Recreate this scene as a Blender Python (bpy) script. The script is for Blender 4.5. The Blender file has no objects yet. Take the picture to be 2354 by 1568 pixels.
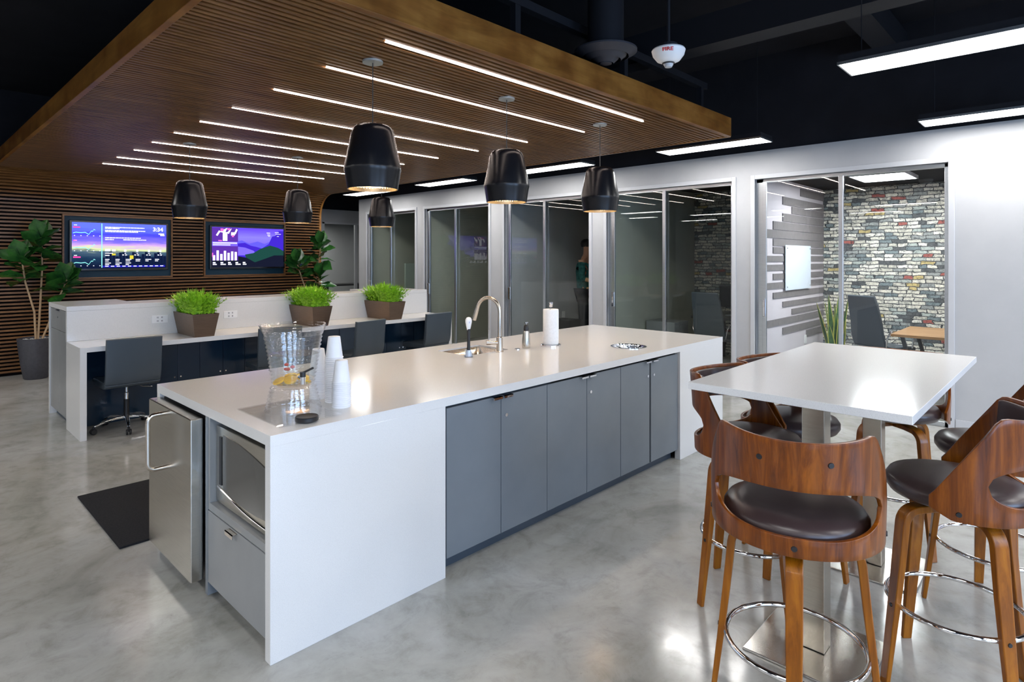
import bpy, bmesh, math, random
from mathutils import Vector, Matrix
random.seed(7)
C = bpy.context.scene.collection
PI = math.pi
def R(d): return math.radians(d)

# ------------------------------------------------------------------ materials
def newmat(name):
    m = bpy.data.materials.new(name); m.use_nodes = True
    nt = m.node_tree; b = nt.nodes['Principled BSDF']
    return m, nt, b
def srgb(r, g, b):
    f = lambda v: (v/255/12.92) if v/255 <= .04045 else ((v/255+.055)/1.055)**2.4
    return (f(r), f(g), f(b), 1)
def pm(name, col, rough=.5, metal=0., spec=.5, **k):
    m, nt, b = newmat(name)
    b.inputs['Base Color'].default_value = col if len(col) == 4 else (*col, 1)
    b.inputs['Roughness'].default_value = rough
    b.inputs['Metallic'].default_value = metal
    b.inputs['Specular IOR Level'].default_value = spec
    for kk, v in k.items():
        b.inputs[kk.replace('_', ' ')].default_value = v
    return m
def em(name, col, strength):
    m = bpy.data.materials.new(name); m.use_nodes = True
    nt = m.node_tree; nt.nodes.remove(nt.nodes['Principled BSDF'])
    e = nt.nodes.new('ShaderNodeEmission')
    e.inputs[0].default_value = col if len(col) == 4 else (*col, 1)
    e.inputs[1].default_value = strength
    nt.links.new(e.outputs[0], nt.nodes['Material Output'].inputs[0])
    return m
def N(nt, t, **k):
    n = nt.nodes.new(t)
    for kk, v in k.items(): setattr(n, kk, v)
    return n
def ramp(nt, stops, interp='LINEAR'):
    r = N(nt, 'ShaderNodeValToRGB'); cr = r.color_ramp; cr.interpolation = interp
    while len(cr.elements) < len(stops): cr.elements.new(.5)
    for e, (p, c) in zip(cr.elements, stops):
        e.position = p; e.color = c if len(c) == 4 else (*c, 1)
    return r
def coords(nt, scale=(1, 1, 1), rot=(0, 0, 0), out='Object'):
    tc = N(nt, 'ShaderNodeTexCoord'); mp = N(nt, 'ShaderNodeMapping')
    mp.inputs['Scale'].default_value = scale; mp.inputs['Rotation'].default_value = rot
    nt.links.new(tc.outputs[out], mp.inputs[0]); return mp
def noise(nt, vec, scale, detail=4, rough=.6, dist=0):
    n = N(nt, 'ShaderNodeTexNoise'); n.inputs['Scale'].default_value = scale
    n.inputs['Detail'].default_value = detail; n.inputs['Roughness'].default_value = rough
    n.inputs['Distortion'].default_value = dist
    nt.links.new(vec.outputs[0], n.inputs['Vector']); return n
def bump(nt, b, src, strength=.1, dist=.01):
    bp = N(nt, 'ShaderNodeBump'); bp.inputs['Strength'].default_value = strength
    bp.inputs['Distance'].default_value = dist
    nt.links.new(src, bp.inputs['Height']); nt.links.new(bp.outputs[0], b.inputs['Normal'])

def wood(name, c0, c1, c2, grain=(1, 14, 14), scale=3.0, rough=.32, knots=False, coat=.0):
    m, nt, b = newmat(name)
    v = coords(nt, grain)
    n = noise(nt, v, scale, 6, .65, .6)
    r = ramp(nt, [(.28, c0), (.5, c1), (.72, c2)])
    nt.links.new(n.outputs[0], r.inputs[0])
    col = r.outputs[0]
    if knots:
        v2 = coords(nt, (1, 1, 1)); n2 = noise(nt, v2, 3.2, 3, .5)
        r2 = ramp(nt, [(.40, (1, 1, 1)), (.58, (.55, .42, .33)), (.70, (.25, .16, .11))])
        nt.links.new(n2.outputs[0], r2.inputs[0])
        mx = N(nt, 'ShaderNodeMixRGB', blend_type='MULTIPLY'); mx.inputs[0].default_value = .75
        nt.links.new(col, mx.inputs[1]); nt.links.new(r2.outputs[0], mx.inputs[2]); col = mx.outputs[0]
    nt.links.new(col, b.inputs['Base Color'])
    b.inputs['Roughness'].default_value = rough
    b.inputs['Specular IOR Level'].default_value = .32
    b.inputs['Coat Weight'].default_value = coat; b.inputs['Coat Roughness'].default_value = .12
    bump(nt, b, n.outputs[0], .08, .002)
    return m
def quartz(name, base=.80):
    m, nt, b = newmat(name)
    v = coords(nt); n = noise(nt, v, 420, 2, .5)
    r = ramp(nt, [(.30, (base*.80, base*.80, base*.79)), (.46, (base, base, base*.99)), (.62, (base, base, base)), (.75, (base*.93, base*.92, base*.9))])
    nt.links.new(n.outputs[0], r.inputs[0]); nt.links.new(r.outputs[0], b.inputs['Base Color'])
    b.inputs['Roughness'].default_value = .14; b.inputs['Specular IOR Level'].default_value = .4
    return m
def brushed(name, col, rough=.28, axis=(1, 1, 60)):
    m, nt, b = newmat(name)
    v = coords(nt, axis); n = noise(nt, v, 9, 3, .6)
    r = ramp(nt, [(.3, tuple(c*.88 for c in col)), (.7, tuple(min(1, c*1.08) for c in col))])
    nt.links.new(n.outputs[0], r.inputs[0]); nt.links.new(r.outputs[0], b.inputs['Base Color'])
    b.inputs['Metallic'].default_value = 1; b.inputs['Roughness'].default_value = rough
    bump(nt, b, n.outputs[0], .03, .001)
    return m
def thinglass(name, tint=(1, 1, 1), refl=1.0, rough=0.0, bumps=0.0, ior=1.45, gcol=(1, 1, 1)):
    """clear thin pane: transmits with a tint and reflects by its Fresnel term"""
    m = bpy.data.materials.new(name); m.use_nodes = True; nt = m.node_tree
    nt.nodes.remove(nt.nodes['Principled BSDF'])
    t = N(nt, 'ShaderNodeBsdfTransparent'); t.inputs[0].default_value = (*tint, 1)
    g = N(nt, 'ShaderNodeBsdfGlossy'); g.inputs[0].default_value = (*gcol, 1); g.inputs['Roughness'].default_value = rough
    f = N(nt, 'ShaderNodeLayerWeight'); f.inputs[0].default_value = .5
    pw = N(nt, 'ShaderNodeMath', operation='POWER'); pw.inputs[1].default_value = 5
    nt.links.new(f.outputs['Facing'], pw.inputs[0])
    f0 = ((ior-1)/(ior+1))**2*2*refl
    mt = N(nt, 'ShaderNodeMath', operation='MULTIPLY_ADD'); mt.inputs[1].default_value = (1-f0)*.9; mt.inputs[2].default_value = f0; mt.use_clamp = True
    mx = N(nt, 'ShaderNodeMixShader')
    nt.links.new(pw.outputs[0], mt.inputs[0]); nt.links.new(mt.outputs[0], mx.inputs[0])
    nt.links.new(t.outputs[0], mx.inputs[1]); nt.links.new(g.outputs[0], mx.inputs[2])
    nt.links.new(mx.outputs[0], nt.nodes['Material Output'].inputs[0])
    if bumps:
        v = coords(nt, (1, 1, 6)); n = noise(nt, v, 14, 3, .5)
        bp = N(nt, 'ShaderNodeBump'); bp.inputs['Strength'].default_value = bumps; bp.inputs['Distance'].default_value = .01
        nt.links.new(n.outputs[0], bp.inputs['Height'])
        nt.links.new(bp.outputs[0], g.inputs['Normal']); nt.links.new(bp.outputs[0], f.inputs['Normal'])
    return m

def floor_mat():
    m, nt, b = newmat('polished_concrete')
    v = coords(nt)
    n1 = noise(nt, v, .9, 6, .62, .8); n2 = noise(nt, v, 6, 6, .7, .4); n3 = noise(nt, v, 45, 4, .7)
    r1 = ramp(nt, [(.30, (.22, .215, .195)), (.46, (.36, .355, .33)), (.60, (.42, .42, .405)), (.76, (.54, .54, .53))])
    nt.links.new(n1.outputs[0], r1.inputs[0])
    r2 = ramp(nt, [(.30, (.66, .655, .64)), (.5, (.97, .97, .97)), (.75, (1.12, 1.12, 1.12))])
    nt.links.new(n2.outputs[0], r2.inputs[0])
    mx = N(nt, 'ShaderNodeMixRGB', blend_type='MULTIPLY'); mx.inputs[0].default_value = .8
    nt.links.new(r1.outputs[0], mx.inputs[1]); nt.links.new(r2.outputs[0], mx.inputs[2])
    r3 = ramp(nt, [(.28, (.55, .55, .52)), (.36, (1, 1, 1))])
    nt.links.new(n3.outputs[0], r3.inputs[0])
    m3 = N(nt, 'ShaderNodeMixRGB', blend_type='MULTIPLY'); m3.inputs[0].default_value = .5
    nt.links.new(mx.outputs[0], m3.inputs[1]); nt.links.new(r3.outputs[0], m3.inputs[2])
    nt.links.new(m3.outputs[0], b.inputs['Base Color'])
    rr = ramp(nt, [(.3, (.22, .22, .22)), (.7, (.10, .10, .10))]); nt.links.new(n2.outputs[0], rr.inputs[0])
    nt.links.new(rr.outputs[0], b.inputs['Roughness'])
    b.inputs['Specular IOR Level'].default_value = .75
    bump(nt, b, n1.outputs[0], .05, .02)
    return m
def brick_mat():
    m, nt, b = newmat('whitewashed_brick_paper')
    tc = N(nt, 'ShaderNodeTexCoord'); sp = N(nt, 'ShaderNodeSeparateXYZ'); cb = N(nt, 'ShaderNodeCombineXYZ')
    nt.links.new(tc.outputs['Object'], sp.inputs[0])
    nt.links.new(sp.outputs[1], cb.inputs[0]); nt.links.new(sp.outputs[2], cb.inputs[1])
    nn = noise(nt, cb, 9, 3, .6); ad = N(nt, 'ShaderNodeVectorMath', operation='MULTIPLY_ADD')
    ad.inputs[1].default_value = (.11, .045, 0); nt.links.new(nn.outputs['Color'], ad.inputs[0]); nt.links.new(cb.outputs[0], ad.inputs[2])
    def br(w, h, off):
        t = N(nt, 'ShaderNodeTexBrick'); t.offset = off; t.squash = .7; t.squash_frequency = 3
        t.inputs['Color1'].default_value = (0, 0, 0, 1); t.inputs['Color2'].default_value = (1, 1, 1, 1)
        t.inputs['Mortar'].default_value = (.5, .5, .5, 1); t.inputs['Scale'].default_value = 1
        t.inputs['Mortar Size'].default_value = .006; t.inputs['Mortar Smooth'].default_value = .2
        t.inputs['Brick Width'].default_value = w; t.inputs['Row Height'].default_value = h
        nt.links.new(ad.outputs[0], t.inputs['Vector']); return t
    t = br(.165, .050, .43)
    cr = ramp(nt, [(0, (.10, .11, .12)), (.09, (.34, .36, .36)), (.24, (.62, .60, .53)), (.40, (.20, .25, .27)), (.50, (.76, .73, .65)), (.68, (.45, .50, .48)), (.76, (.84, .82, .76)), (.93, (.42, .11, .09)), (.965, (.58, .46, .20))], 'CONSTANT')
    nt.links.new(t.outputs['Color'], cr.inputs[0])
    n2 = noise(nt, cb, 22, 5, .75, 1.0)
    r2 = ramp(nt, [(.36, (.12, .13, .14)), (.47, (.85, .85, .83)), (.68, (1.35, 1.33, 1.27))]); nt.links.new(n2.outputs[0], r2.inputs[0])
    mx = N(nt, 'ShaderNodeMixRGB', blend_type='MULTIPLY'); mx.inputs[0].default_value = .85
    nt.links.new(cr.outputs[0], mx.inputs[1]); nt.links.new(r2.outputs[0], mx.inputs[2])
    m2 = N(nt, 'ShaderNodeMixRGB'); m2.inputs[2].default_value = (.04, .045, .05, 1)
    nt.links.new(t.outputs['Fac'], m2.inputs[0]); nt.links.new(mx.outputs[0], m2.inputs[1])
    nt.links.new(m2.outputs[0], b.inputs['Base Color']); b.inputs['Roughness'].default_value = .6
    bump(nt, b, n2.outputs[0], .3, .01)
    return m
def leather(name, col, rough=.35):
    m, nt, b = newmat(name)
    b.inputs['Base Color'].default_value = (*col, 1); b.inputs['Roughness'].default_value = rough
    v = coords(nt); n = noise(nt, v, 180, 3, .6); bump(nt, b, n.outputs[0], .12, .001); return m
def speck(name, a, b_, scale=40, rough=.5, spec=.5):
    m, nt, b = newmat(name); v = coords(nt); n = noise(nt, v, scale, 4, .6)
    r = ramp(nt, [(.35, a), (.65, b_)]); nt.links.new(n.outputs[0], r.inputs[0]); nt.links.new(r.outputs[0], b.inputs['Base Color'])
    b.inputs['Roughness'].default_value = rough; b.inputs['Specular IOR Level'].default_value = spec; return m

M = {}
M['floor'] = floor_mat()
M['wall'] = speck('white_painted_wall', (.42, .425, .435), (.445, .45, .46), 3, .6)
M['frame'] = pm('white_frame_metal', (.50, .51, .53), .35)
M['alu'] = brushed('satin_aluminium', (.62, .66, .70), .3)
M['ceiling'] = speck('black_painted_ceiling', (.010, .010, .013), (.014, .014, .018), 2, .8, .2)
M['blackmetal'] = pm('black_painted_duct', (.010, .0105, .014), .6, 0, .25)
M['diffusermetal'] = pm('charcoal_diffuser', (.035, .036, .045), .5, 0, .3)
M['greywall'] = speck('grey_office_wall', (.46, .46, .47), (.50, .50, .51), 2, .7)
M['olivewall'] = speck('olive_grey_office_wall', (.38, .39, .33), (.42, .43, .36), 2, .7)
M['lilacwall'] = speck('warm_grey_office_wall', (.60, .56, .60), (.65, .61, .65), 2, .6)
M['plank'] = wood('grey_acoustic_plank', (.14, .13, .13), (.19, .175, .18), (.24, .22, .22), (6, 1, 1), 12, .7)
M['brick'] = brick_mat()
M['quartz'] = quartz('white_quartz', .70)
M['greygloss'] = speck('grey_gloss_laminate', (.155, .180, .205), (.175, .200, .225), 2, .22)
M['greyface'] = speck('silver_grey_laminate', (.23, .24, .245), (.26, .27, .275), 3, .28)
M['toekick'] = pm('blue_grey_plinth', (.05, .07, .095), .4)
M['navygloss'] = pm('dark_navy_laminate', (.010, .028, .055), .16)
M['steel'] = brushed('brushed_steel', (.56, .53, .47), .26, (1, 1, 50))
M['steelh'] = brushed('brushed_steel_plate', (.60, .58, .54), .22, (40, 1, 1))
M['chrome'] = pm('chrome', (.82, .82, .84), .05, 1)
M['nickel'] = pm('brushed_nickel', (.62, .56, .49), .22, 1)
M['slat'] = wood('stained_slat', (.085, .035, .011), (.17, .076, .024), (.27, .130, .046), (1, 9, 9), 2.2, .34)
M['slatback'] = pm('black_slat_backing', (.006, .005, .005), .9, 0, .1)
M['fascia'] = wood('honey_fascia', (.17, .072, .014), (.27, .120, .024), (.36, .17, .04), (1, 1.0, 8), 1.6, .36, True)
M['stoolwood'] = wood('walnut_plywood', (.045, .0085, .0005), (.15, .036, .0012), (.29, .084, .004), (14, 14, 1.2), 2.0, .30, False, .22)
M['legwood'] = wood('bent_leg_wood', (.13, .034, .0006), (.26, .080, .002), (.38, .135, .006), (16, 16, 1.0), 2.0, .30, False, .2)
M['leather'] = leather('dark_brown_leather', (.040, .025, .026), .32)
M['chairgrey'] = leather('slate_grey_leather', (.055, .072, .090), .34)
M['black'] = pm('black_plastic', (.012, .012, .014), .4)
M['rubber'] = pm('black_rubber', (.010, .010, .012), .8, 0, .25)
M['matrub'] = speck('ribbed_black_mat', (.008, .009, .011), (.016, .016, .02), 90, .85, .2)
M['shade'] = pm('satin_black_shade', (.005, .0055, .008), .27, 0, .35)
M['gold'] = pm('brass_inner_shade', (.90, .66, .30), .5, .0)
M['canopyw'] = pm('pale_mount_plate', (.35, .37, .36), .35, .3)
M['panel'] = em('light_panel_glow', (1, .98, .955, 1), 21)
M['strip'] = em('led_strip_glow', (1, .84, .76, 1), 31)
M['bulb'] = em('warm_bulb_glow', (1, .78, .52, 1), 320)
M['white'] = pm('white_plastic', (.80, .80, .80), .35)
M['paper'] = speck('paper_towel', (.80, .81, .82), (.86, .87, .88), 60, .9, .2)
M['cup'] = pm('white_paper_cup', (.80, .81, .84), .55)
M['pane'] = thinglass('office_glass', (.955, .975, .965), .40)
M['acrylic'] = thinglass('clear_acrylic', (.985, .988, .99), 1.15, .01, .3)
M['sheet'] = thinglass('clear_sheet', (.985, .988, .99), .22)
M['water'] = thinglass('water', (.95, .965, .96), .6, .02, .3, 1.33)
M['lemon'] = speck('lemon_peel', (.90, .48, .0), (1.0, .62, .01), 30, .4)
M['berry'] = pm('red_berry', (.55, .03, .02), .4)
M['planter'] = brushed('bronze_planter', (.22, .155, .115), .42, (1, 1, 20))
M['fern'] = speck('lime_fern', (.14, .36, .008), (.36, .66, .03), 30, .5)
M['figleaf'] = speck('dark_fig_leaf', (.012, .055, .014), (.03, .13, .02), 9, .24)
M['stem'] = pm('pale_stem', (.42, .29, .17), .7)
M['pot'] = speck('charcoal_pot', (.045, .045, .055), (.06, .06, .07), 30, .5)
M['pebble'] = speck('white_pebbles', (.5, .5, .5), (.8, .8, .8), 50, .8)
M['niche'] = pm('blue_grey_niche', (.006, .034, .060), .45, 0, .25)
M['bezel'] = pm('tv_bezel', (.006, .006, .008), .2)
M['poster'] = pm('frosted_board', (.66, .74, .84), .35)
M['desktop'] = wood('oak_desktop', (.28, .15, .06), (.36, .20, .09), (.44, .26, .12), (12, 1, 1), 2, .4)
M['skin'] = pm('skin', (.55, .28, .18), .5)
M['shirt'] = speck('teal_patterned_shirt', (.002, .06, .06), (.02, .14, .13), 26, .8)
M['trouser'] = pm('charcoal_trousers', (.012, .014, .02), .9)
M['hair'] = pm('dark_hair', (.02, .014, .01), .6)
M['red'] = pm('red_ink', (.6, .01, .01), .5)
M['snakeleaf'] = speck('snake_plant_leaf', (.02, .09, .03), (.06, .17, .05), 25, .4)
M['snakeedge'] = pm('yellow_leaf_margin', (.5, .5, .09), .5)
M['clearlens'] = pm('clear_strobe_lens', (.5, .52, .55), .1)

# ------------------------------------------------------------------ mesh helpers
class G:
    def __init__(s): s.bm = bmesh.new()
    def box(s, a, b, rz=0, piv=None, taper=None):
        x0, y0, z0 = a; x1, y1, z1 = b
        co = [(x0, y0, z0), (x1, y0, z0), (x1, y1, z0), (x0, y1, z0), (x0, y0, z1), (x1, y0, z1), (x1, y1, z1), (x0, y1, z1)]
        if taper:
            cx, cy = (x0+x1)/2, (y0+y1)/2
            co = co[:4] + [(cx+(x-cx)*taper, cy+(y-cy)*taper, z) for x, y, z in co[4:]]
        if rz:
            p = piv or ((x0+x1)/2, (y0+y1)/2); c, q = math.cos(rz), math.sin(rz)
            co = [(p[0]+(x-p[0])*c-(y-p[1])*q, p[1]+(x-p[0])*q+(y-p[1])*c, z) for x, y, z in co]
        v = [s.bm.verts.new(k) for k in co]
        for f in ((3, 2, 1, 0), (4, 5, 6, 7), (0, 1, 5, 4), (1, 2, 6, 5), (2, 3, 7, 6), (3, 0, 4, 7)):
            s.bm.faces.new([v[i] for i in f])
        return s
    def lathe(s, prof, c=(0, 0, 0), n=32, cap0=False, cap1=False, ax=None, sy=1.0):
        """prof: list of (r, z)"""
        Mx = Matrix.Translation(c)
        if ax is not None:
            Mx = Matrix.Translation(c) @ Vector((0, 0, 1)).rotation_difference(Vector(ax)).to_matrix().to_4x4()
        rings = []
        for r, z in prof:
            if r < 1e-6: rings.append([s.bm.verts.new(Mx @ Vector((0, 0, z)))])
            else: rings.append([s.bm.verts.new(Mx @ Vector((r*math.cos(2*PI*i/n), sy*r*math.sin(2*PI*i/n), z))) for i in range(n)])
        for A, B in zip(rings, rings[1:]):
            if len(A) == 1 and len(B) == 1: continue
            for i in range(n):
                j = (i+1) % n
                if len(A) == 1: s.bm.faces.new((A[0], B[j], B[i]))
                elif len(B) == 1: s.bm.faces.new((A[i], A[j], B[0]))
                else: s.bm.faces.new((A[i], A[j], B[j], B[i]))
        if cap0 and len(rings[0]) > 1: s.bm.faces.new(rings[0][::-1])
        if cap1 and len(rings[-1]) > 1: s.bm.faces.new(rings[-1])
        return s
    def cyl(s, c, r, h, n=24, ax=None, r2=None):
        return s.lathe([(r, 0), (r if r2 is None else r2, h)], c, n, True, True, ax)
    def sweep(s, path, prof, up=(0, 0, 1), closed=False, scales=None, capped=True):
        P = [Vector(p) for p in path]; rings = []; n = len(P)
        prevN = None
        for i, p in enumerate(P):
            if closed: t = (P[(i+1) % n]-P[i-1]).normalized()
            else: t = (P[min(i+1, n-1)]-P[max(i-1, 0)]).normalized()
            if prevN is None:
                u = Vector(up)
                if abs(u.dot(t)) > .995: u = Vector((1, 0, 0)) if abs(t.x) < .9 else Vector((0, 1, 0))
                nn = (u-t*u.dot(t)).normalized()
            else: nn = (prevN-t*prevN.dot(t)).normalized()
            prevN = nn; bb = t.cross(nn)
            sc = scales[i] if scales else 1
            if not isinstance(sc, tuple): sc = (sc, sc)
            rings.append([s.bm.verts.new(p+nn*a*sc[0]+bb*b*sc[1]) for a, b in prof])
        m = len(prof)
        rr = list(zip(rings, rings[1:]))
        if closed: rr.append((rings[-1], rings[0]))
        for A, B in rr:
            for i in range(m):
                j = (i+1) % m; s.bm.faces.new((A[i], A[j], B[j], B[i]))
        if capped and not closed:
            s.bm.faces.new(rings[0][::-1]); s.bm.faces.new(rings[-1])
        return s
    def tube(s, path, r, n=12, closed=False, scales=None):
        return s.sweep(path, [(r*math.cos(2*PI*i/n), r*math.sin(2*PI*i/n)) for i in range(n)], closed=closed, scales=scales)
    def torus(s, c, Rr, r, n=48, m=10):
        return s.tube([(c[0]+Rr*math.cos(2*PI*i/n), c[1]+Rr*math.sin(2*PI*i/n), c[2]) for i in range(n)], r, m, closed=True)
    def poly(s, pts): s.bm.faces.new([s.bm.verts.new(p) for p in pts]); return s
    def prism(s, outline, holes, z0, z1):
        """outline / holes: xy loops; vertical extrusion with through holes"""
        es = []
        for lp in [outline]+holes:
            vs = [s.bm.verts.new((x, y, z1)) for x, y in lp]
            for i in range(len(vs)): es.append(s.bm.edges.new((vs[i], vs[(i+1) % len(vs)])))
        r = bmesh.ops.triangle_fill(s.bm, use_beauty=True, use_dissolve=False, edges=es)
        fs = [g for g in r['geom'] if isinstance(g, bmesh.types.BMFace)]
        ex = bmesh.ops.extrude_face_region(s.bm, geom=fs)
        bmesh.ops.translate(s.bm, verts=[g for g in ex['geom'] if isinstance(g, bmesh.types.BMVert)], vec=(0, 0, z0-z1))
        return s
    def build(s, name, mat, parent=None, smooth=False, bevel=0, seg=2, off=None, subsurf=0, solid=0, solid_off=0, ang=40, norm=True):
        if off is None and parent is not None and parent.get('_w'): 
            off = Vector(parent['_o'])
        if off is not None: bmesh.ops.translate(s.bm, verts=s.bm.verts, vec=-Vector(off))
        if norm: bmesh.ops.recalc_face_normals(s.bm, faces=s.bm.faces)
        me = bpy.data.meshes.new(name)
        s.bm.to_mesh(me); s.bm.free()
        me.materials.append(mat if not isinstance(mat, str) else M[mat])
        if smooth:
            for p in me.polygons: p.use_smooth = True
        o = bpy.data.objects.new(name, me); C.objects.link(o)
        if parent is not None: o.parent = parent
        if solid:
            md = o.modifiers.new('solid', 'SOLIDIFY'); md.thickness = solid; md.offset = solid_off
        if bevel:
            md = o.modifiers.new('bevel', 'BEVEL'); md.width = bevel; md.segments = seg; md.limit_method = 'ANGLE'; md.angle_limit = R(35)
        if subsurf:
            md = o.modifiers.new('sub', 'SUBSURF'); md.levels = subsurf; md.render_levels = subsurf
        if smooth and not subsurf:
            me.set_sharp_from_angle(angle=R(ang))
        return o
def tag(o, label=None, cat=None, group=None, kind=None):
    if label: o['label'] = label
    if cat: o['category'] = cat
    if group: o['group'] = group
    if kind: o['kind'] = kind
    return o
def thing(name, label, cat, loc=(0, 0, 0), rz=0, group=None, world=False):
    o = bpy.data.objects.new(name, None); C.objects.link(o); o.empty_display_size = .1
    o.location = loc; o.rotation_euler = (0, 0, rz)
    tag(o, label, cat, group)
    if world: o['_w'] = 1; o['_o'] = tuple(loc)
    return o
def struct(g, name, mat, label, cat='wall', **k):
    o = g.build(name, mat, **k); tag(o, label, cat, kind='structure'); return o
def dup(root, loc=None, rz=None, label=None, group=None):
    def rec(o, par):
        c = o.copy(); C.objects.link(c); c.parent = par
        for ch in o.children: rec(ch, c)
        return c
    r = rec(root, None)
    if loc is not None: r.location = loc
    if rz is not None: r.rotation_euler = (0, 0, rz)
    if label: r['label'] = label
    if group: r['group'] = group
    return r

# ------------------------------------------------------------------ camera
a0 = math.atan(1310/1376.)
cam = bpy.data.cameras.new('camera'); co = bpy.data.objects.new('camera', cam); C.objects.link(co)
co.location = (0, 0, 1.622); co.rotation_euler = (PI/2, 0, a0-PI/2)
cam.sensor_width = 36; cam.lens = 36*1376/2354; cam.shift_y = -191/2354; cam.clip_start = .02
bpy.context.scene.camera = co

# ------------------------------------------------------------------ room shell
XW, ZS, ZC = 6.965, 2.855, 3.95           # glass wall plane, top of white wall, ceiling
XL, YB, YF, XR = -6.0, -4.5, 16.6, 11.6
struct(G().box((XL-.2, YB-.2, -.15), (XR+.2, YF+.2, 0)), 'floor', 'floor', 'polished grey concrete floor of the open office', 'floor')
struct(G().box((XL-.2, YB-.2, ZC), (XR+.2, YF+.2, ZC+.15)), 'ceiling', 'ceiling', 'black painted open ceiling high above the office', 'ceiling')
struct(G().box((XL-.2, YB-.2, 0), (XL, YF+.2, ZC)), 'wall_left', 'wall', 'white wall at the left end of the office')
# back wall with daylight windows behind the camera
g = G(); g.box((XL, YB-.2, 0), (XR, YB, .7)); g.box((XL, YB-.2, 2.7), (XR, YB, ZC))
wx = [(-4.6, -2.2), (-1.2, 1.2), (2.2, 4.6)]
ed = [XL]+[v for w in wx for v in w]+[XR]
for i in range(0, len(ed), 2): g.box((ed[i], YB-.2, .7), (ed[i+1], YB, 2.7))
struct(g, 'wall_back', 'wall', 'white wall with tall windows behind the viewer')
for i, (p, q) in enumerate(wx):
    g = G()
    for (a, b) in (((p, YB-.12, .7), (q, YB-.06, .76)), ((p, YB-.12, 2.64), (q, YB-.06, 2.7)), ((p, YB-.12, .7), (p+.06, YB-.06, 2.7)), ((q-.06, YB-.12, .7), (q, YB-.06, 2.7)), (((p+q)/2-.03, YB-.12, .7), ((p+q)/2+.03, YB-.06, 2.7))): g.box(a, b)
    struct(g, 'window_%d' % (i+1), 'frame', 'white framed window in the back wall', 'window')
    L = bpy.data.lights.new('daylight', 'AREA'); L.shape = 'RECTANGLE'; L.size = q-p-.2; L.size_y = 1.8
    L.energy = 100; L.color = (.42, .64, 1.0)
    lo = bpy.data.objects.new('daylight', L); C.objects.link(lo); lo.location = ((p+q)/2, YB-.04, 1.7); lo.rotation_euler = (-PI/2, 0, 0)
    lo.rotation_euler = (PI/2, 0, 0)
# far end wall behind the slat canopy
struct(G().box((XL, 10.80, 0), (4.9, 10.95, ZC)), 'wall_far', 'ceiling', 'dark wall behind the slatted timber feature')

# glass-front wall: rooms from near (5) to far (1)
rooms = [(.917, 2.741), (3.014, 4.803), (5.102, 6.797), (7.162, 8.871), (9.162, 10.79)]
g = G(); T = .13; ZD = 2.53
ys = [YB]+[v for r in rooms for v in r]+[11.12]
for i in range(0, len(ys), 2): g.box((XW, ys[i], 0), (XW+T, ys[i+1], ZS))
for a, b in rooms: g.box((XW, a, ZD), (XW+T, b, ZS))
struct(g, 'wall_right', 'wall', 'white wall framing the row of glass-fronted offices', bevel=0)
struct(G().box((XW+.02, YB, ZS), (XW+T-.02, 11.1, ZC)), 'wall_upper', 'ceiling', 'black upper wall band above the white office fronts')
g = G(); g.box((XW-.014, YB, 0), (XW, .86, .10)); g.box((XW-.014, 2.80, 0), (XW, 2.95, .10)); g.box((XW-.014, 4.86, 0), (XW, 5.04, .10))
struct(g, 'baseboard_right', 'frame', 'low white baseboard along the office wall', 'baseboard')
names = {0: 'glass sliding door of the office with brick wallpaper and planks', 1: 'glass sliding door of the dark office with desk and monitors', 2: 'glass sliding door of the office where a person stands',
         3: 'glass sliding door of the empty dark office', 4: 'glass sliding door of the farthest office in the row'}
for i, (a, b) in enumerate(rooms):
    d = thing('door_%d' % (i+1), names[i], 'door', (XW, (a+b)/2, 0), world=True); d['kind'] = 'structure'
    mid = (a+b)/2
    g = G(); w = .045
    # thin raised casing round the opening
    g.box((XW-.018, a-.05, 0), (XW+.02, a, ZD+.05)); g.box((XW-.018, b, 0), (XW+.02, b+.05, ZD+.05)); g.box((XW-.018, a, ZD), (XW+.02, b, ZD+.05))
    g.build('casing', 'frame', d, bevel=.004)
    g = G(); x0, x1 = XW+.045, XW+.085
    # fixed pane (near side), sliding leaf (far side)
    g.box((x0, a, 0), (x1, a+w*.8, ZD)); g.box((x0, b-w*1.7, 0), (x1, b, ZD)); g.box((x0, a, ZD-.04), (x1, b, ZD)); g.box((x0, a, 0), (x1, b, .05))
    g.build('track_frame', 'alu', d, bevel=.003)
    g = G(); g.box((XW+.015, mid-.005, .04), (XW+.045, mid+.040, ZD-.035)); g.box((XW+.015, b-.075-.045, .04), (XW+.04, b-.075, ZD-.035)); g.box((XW+.015, mid+.04, .04), (XW+.045, b-.12, .10)); 
    g.build('leaf_frame', 'alu', d, bevel=.003)
    G().box((x0+.012, a+.03, .05), (x0+.020, mid+.02, ZD-.04)).build('fixed_pane', 'pane', d)
    G().box((XW+.026, mid+.03, .08), (XW+.034, b-.10, ZD-.035)).build('sliding_pane', 'pane', d)
    g = G(); g.box((XW-.012, b-.112, .95), (XW+.016, b-.087, 1.15)); g.build('pull_handle', 'chrome', d, bevel=.003)
# partitions and backs of the rooms
XB = 9.75
part = [(.55, 'lilacwall'), (2.88, 'lilacwall'), (4.95, 'olivewall'), (6.98, 'greywall'), (9.02, 'olivewall'), (11.0, 'olivewall')]
for i, (y, mt) in enumerate(part):
    struct(G().box((XW+T, y-.06, 0), (XB+.1, y+.06, 2.75)), 'wall_partition_%d' % (i+1), mt, 'grey partition wall between two glass offices')
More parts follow.
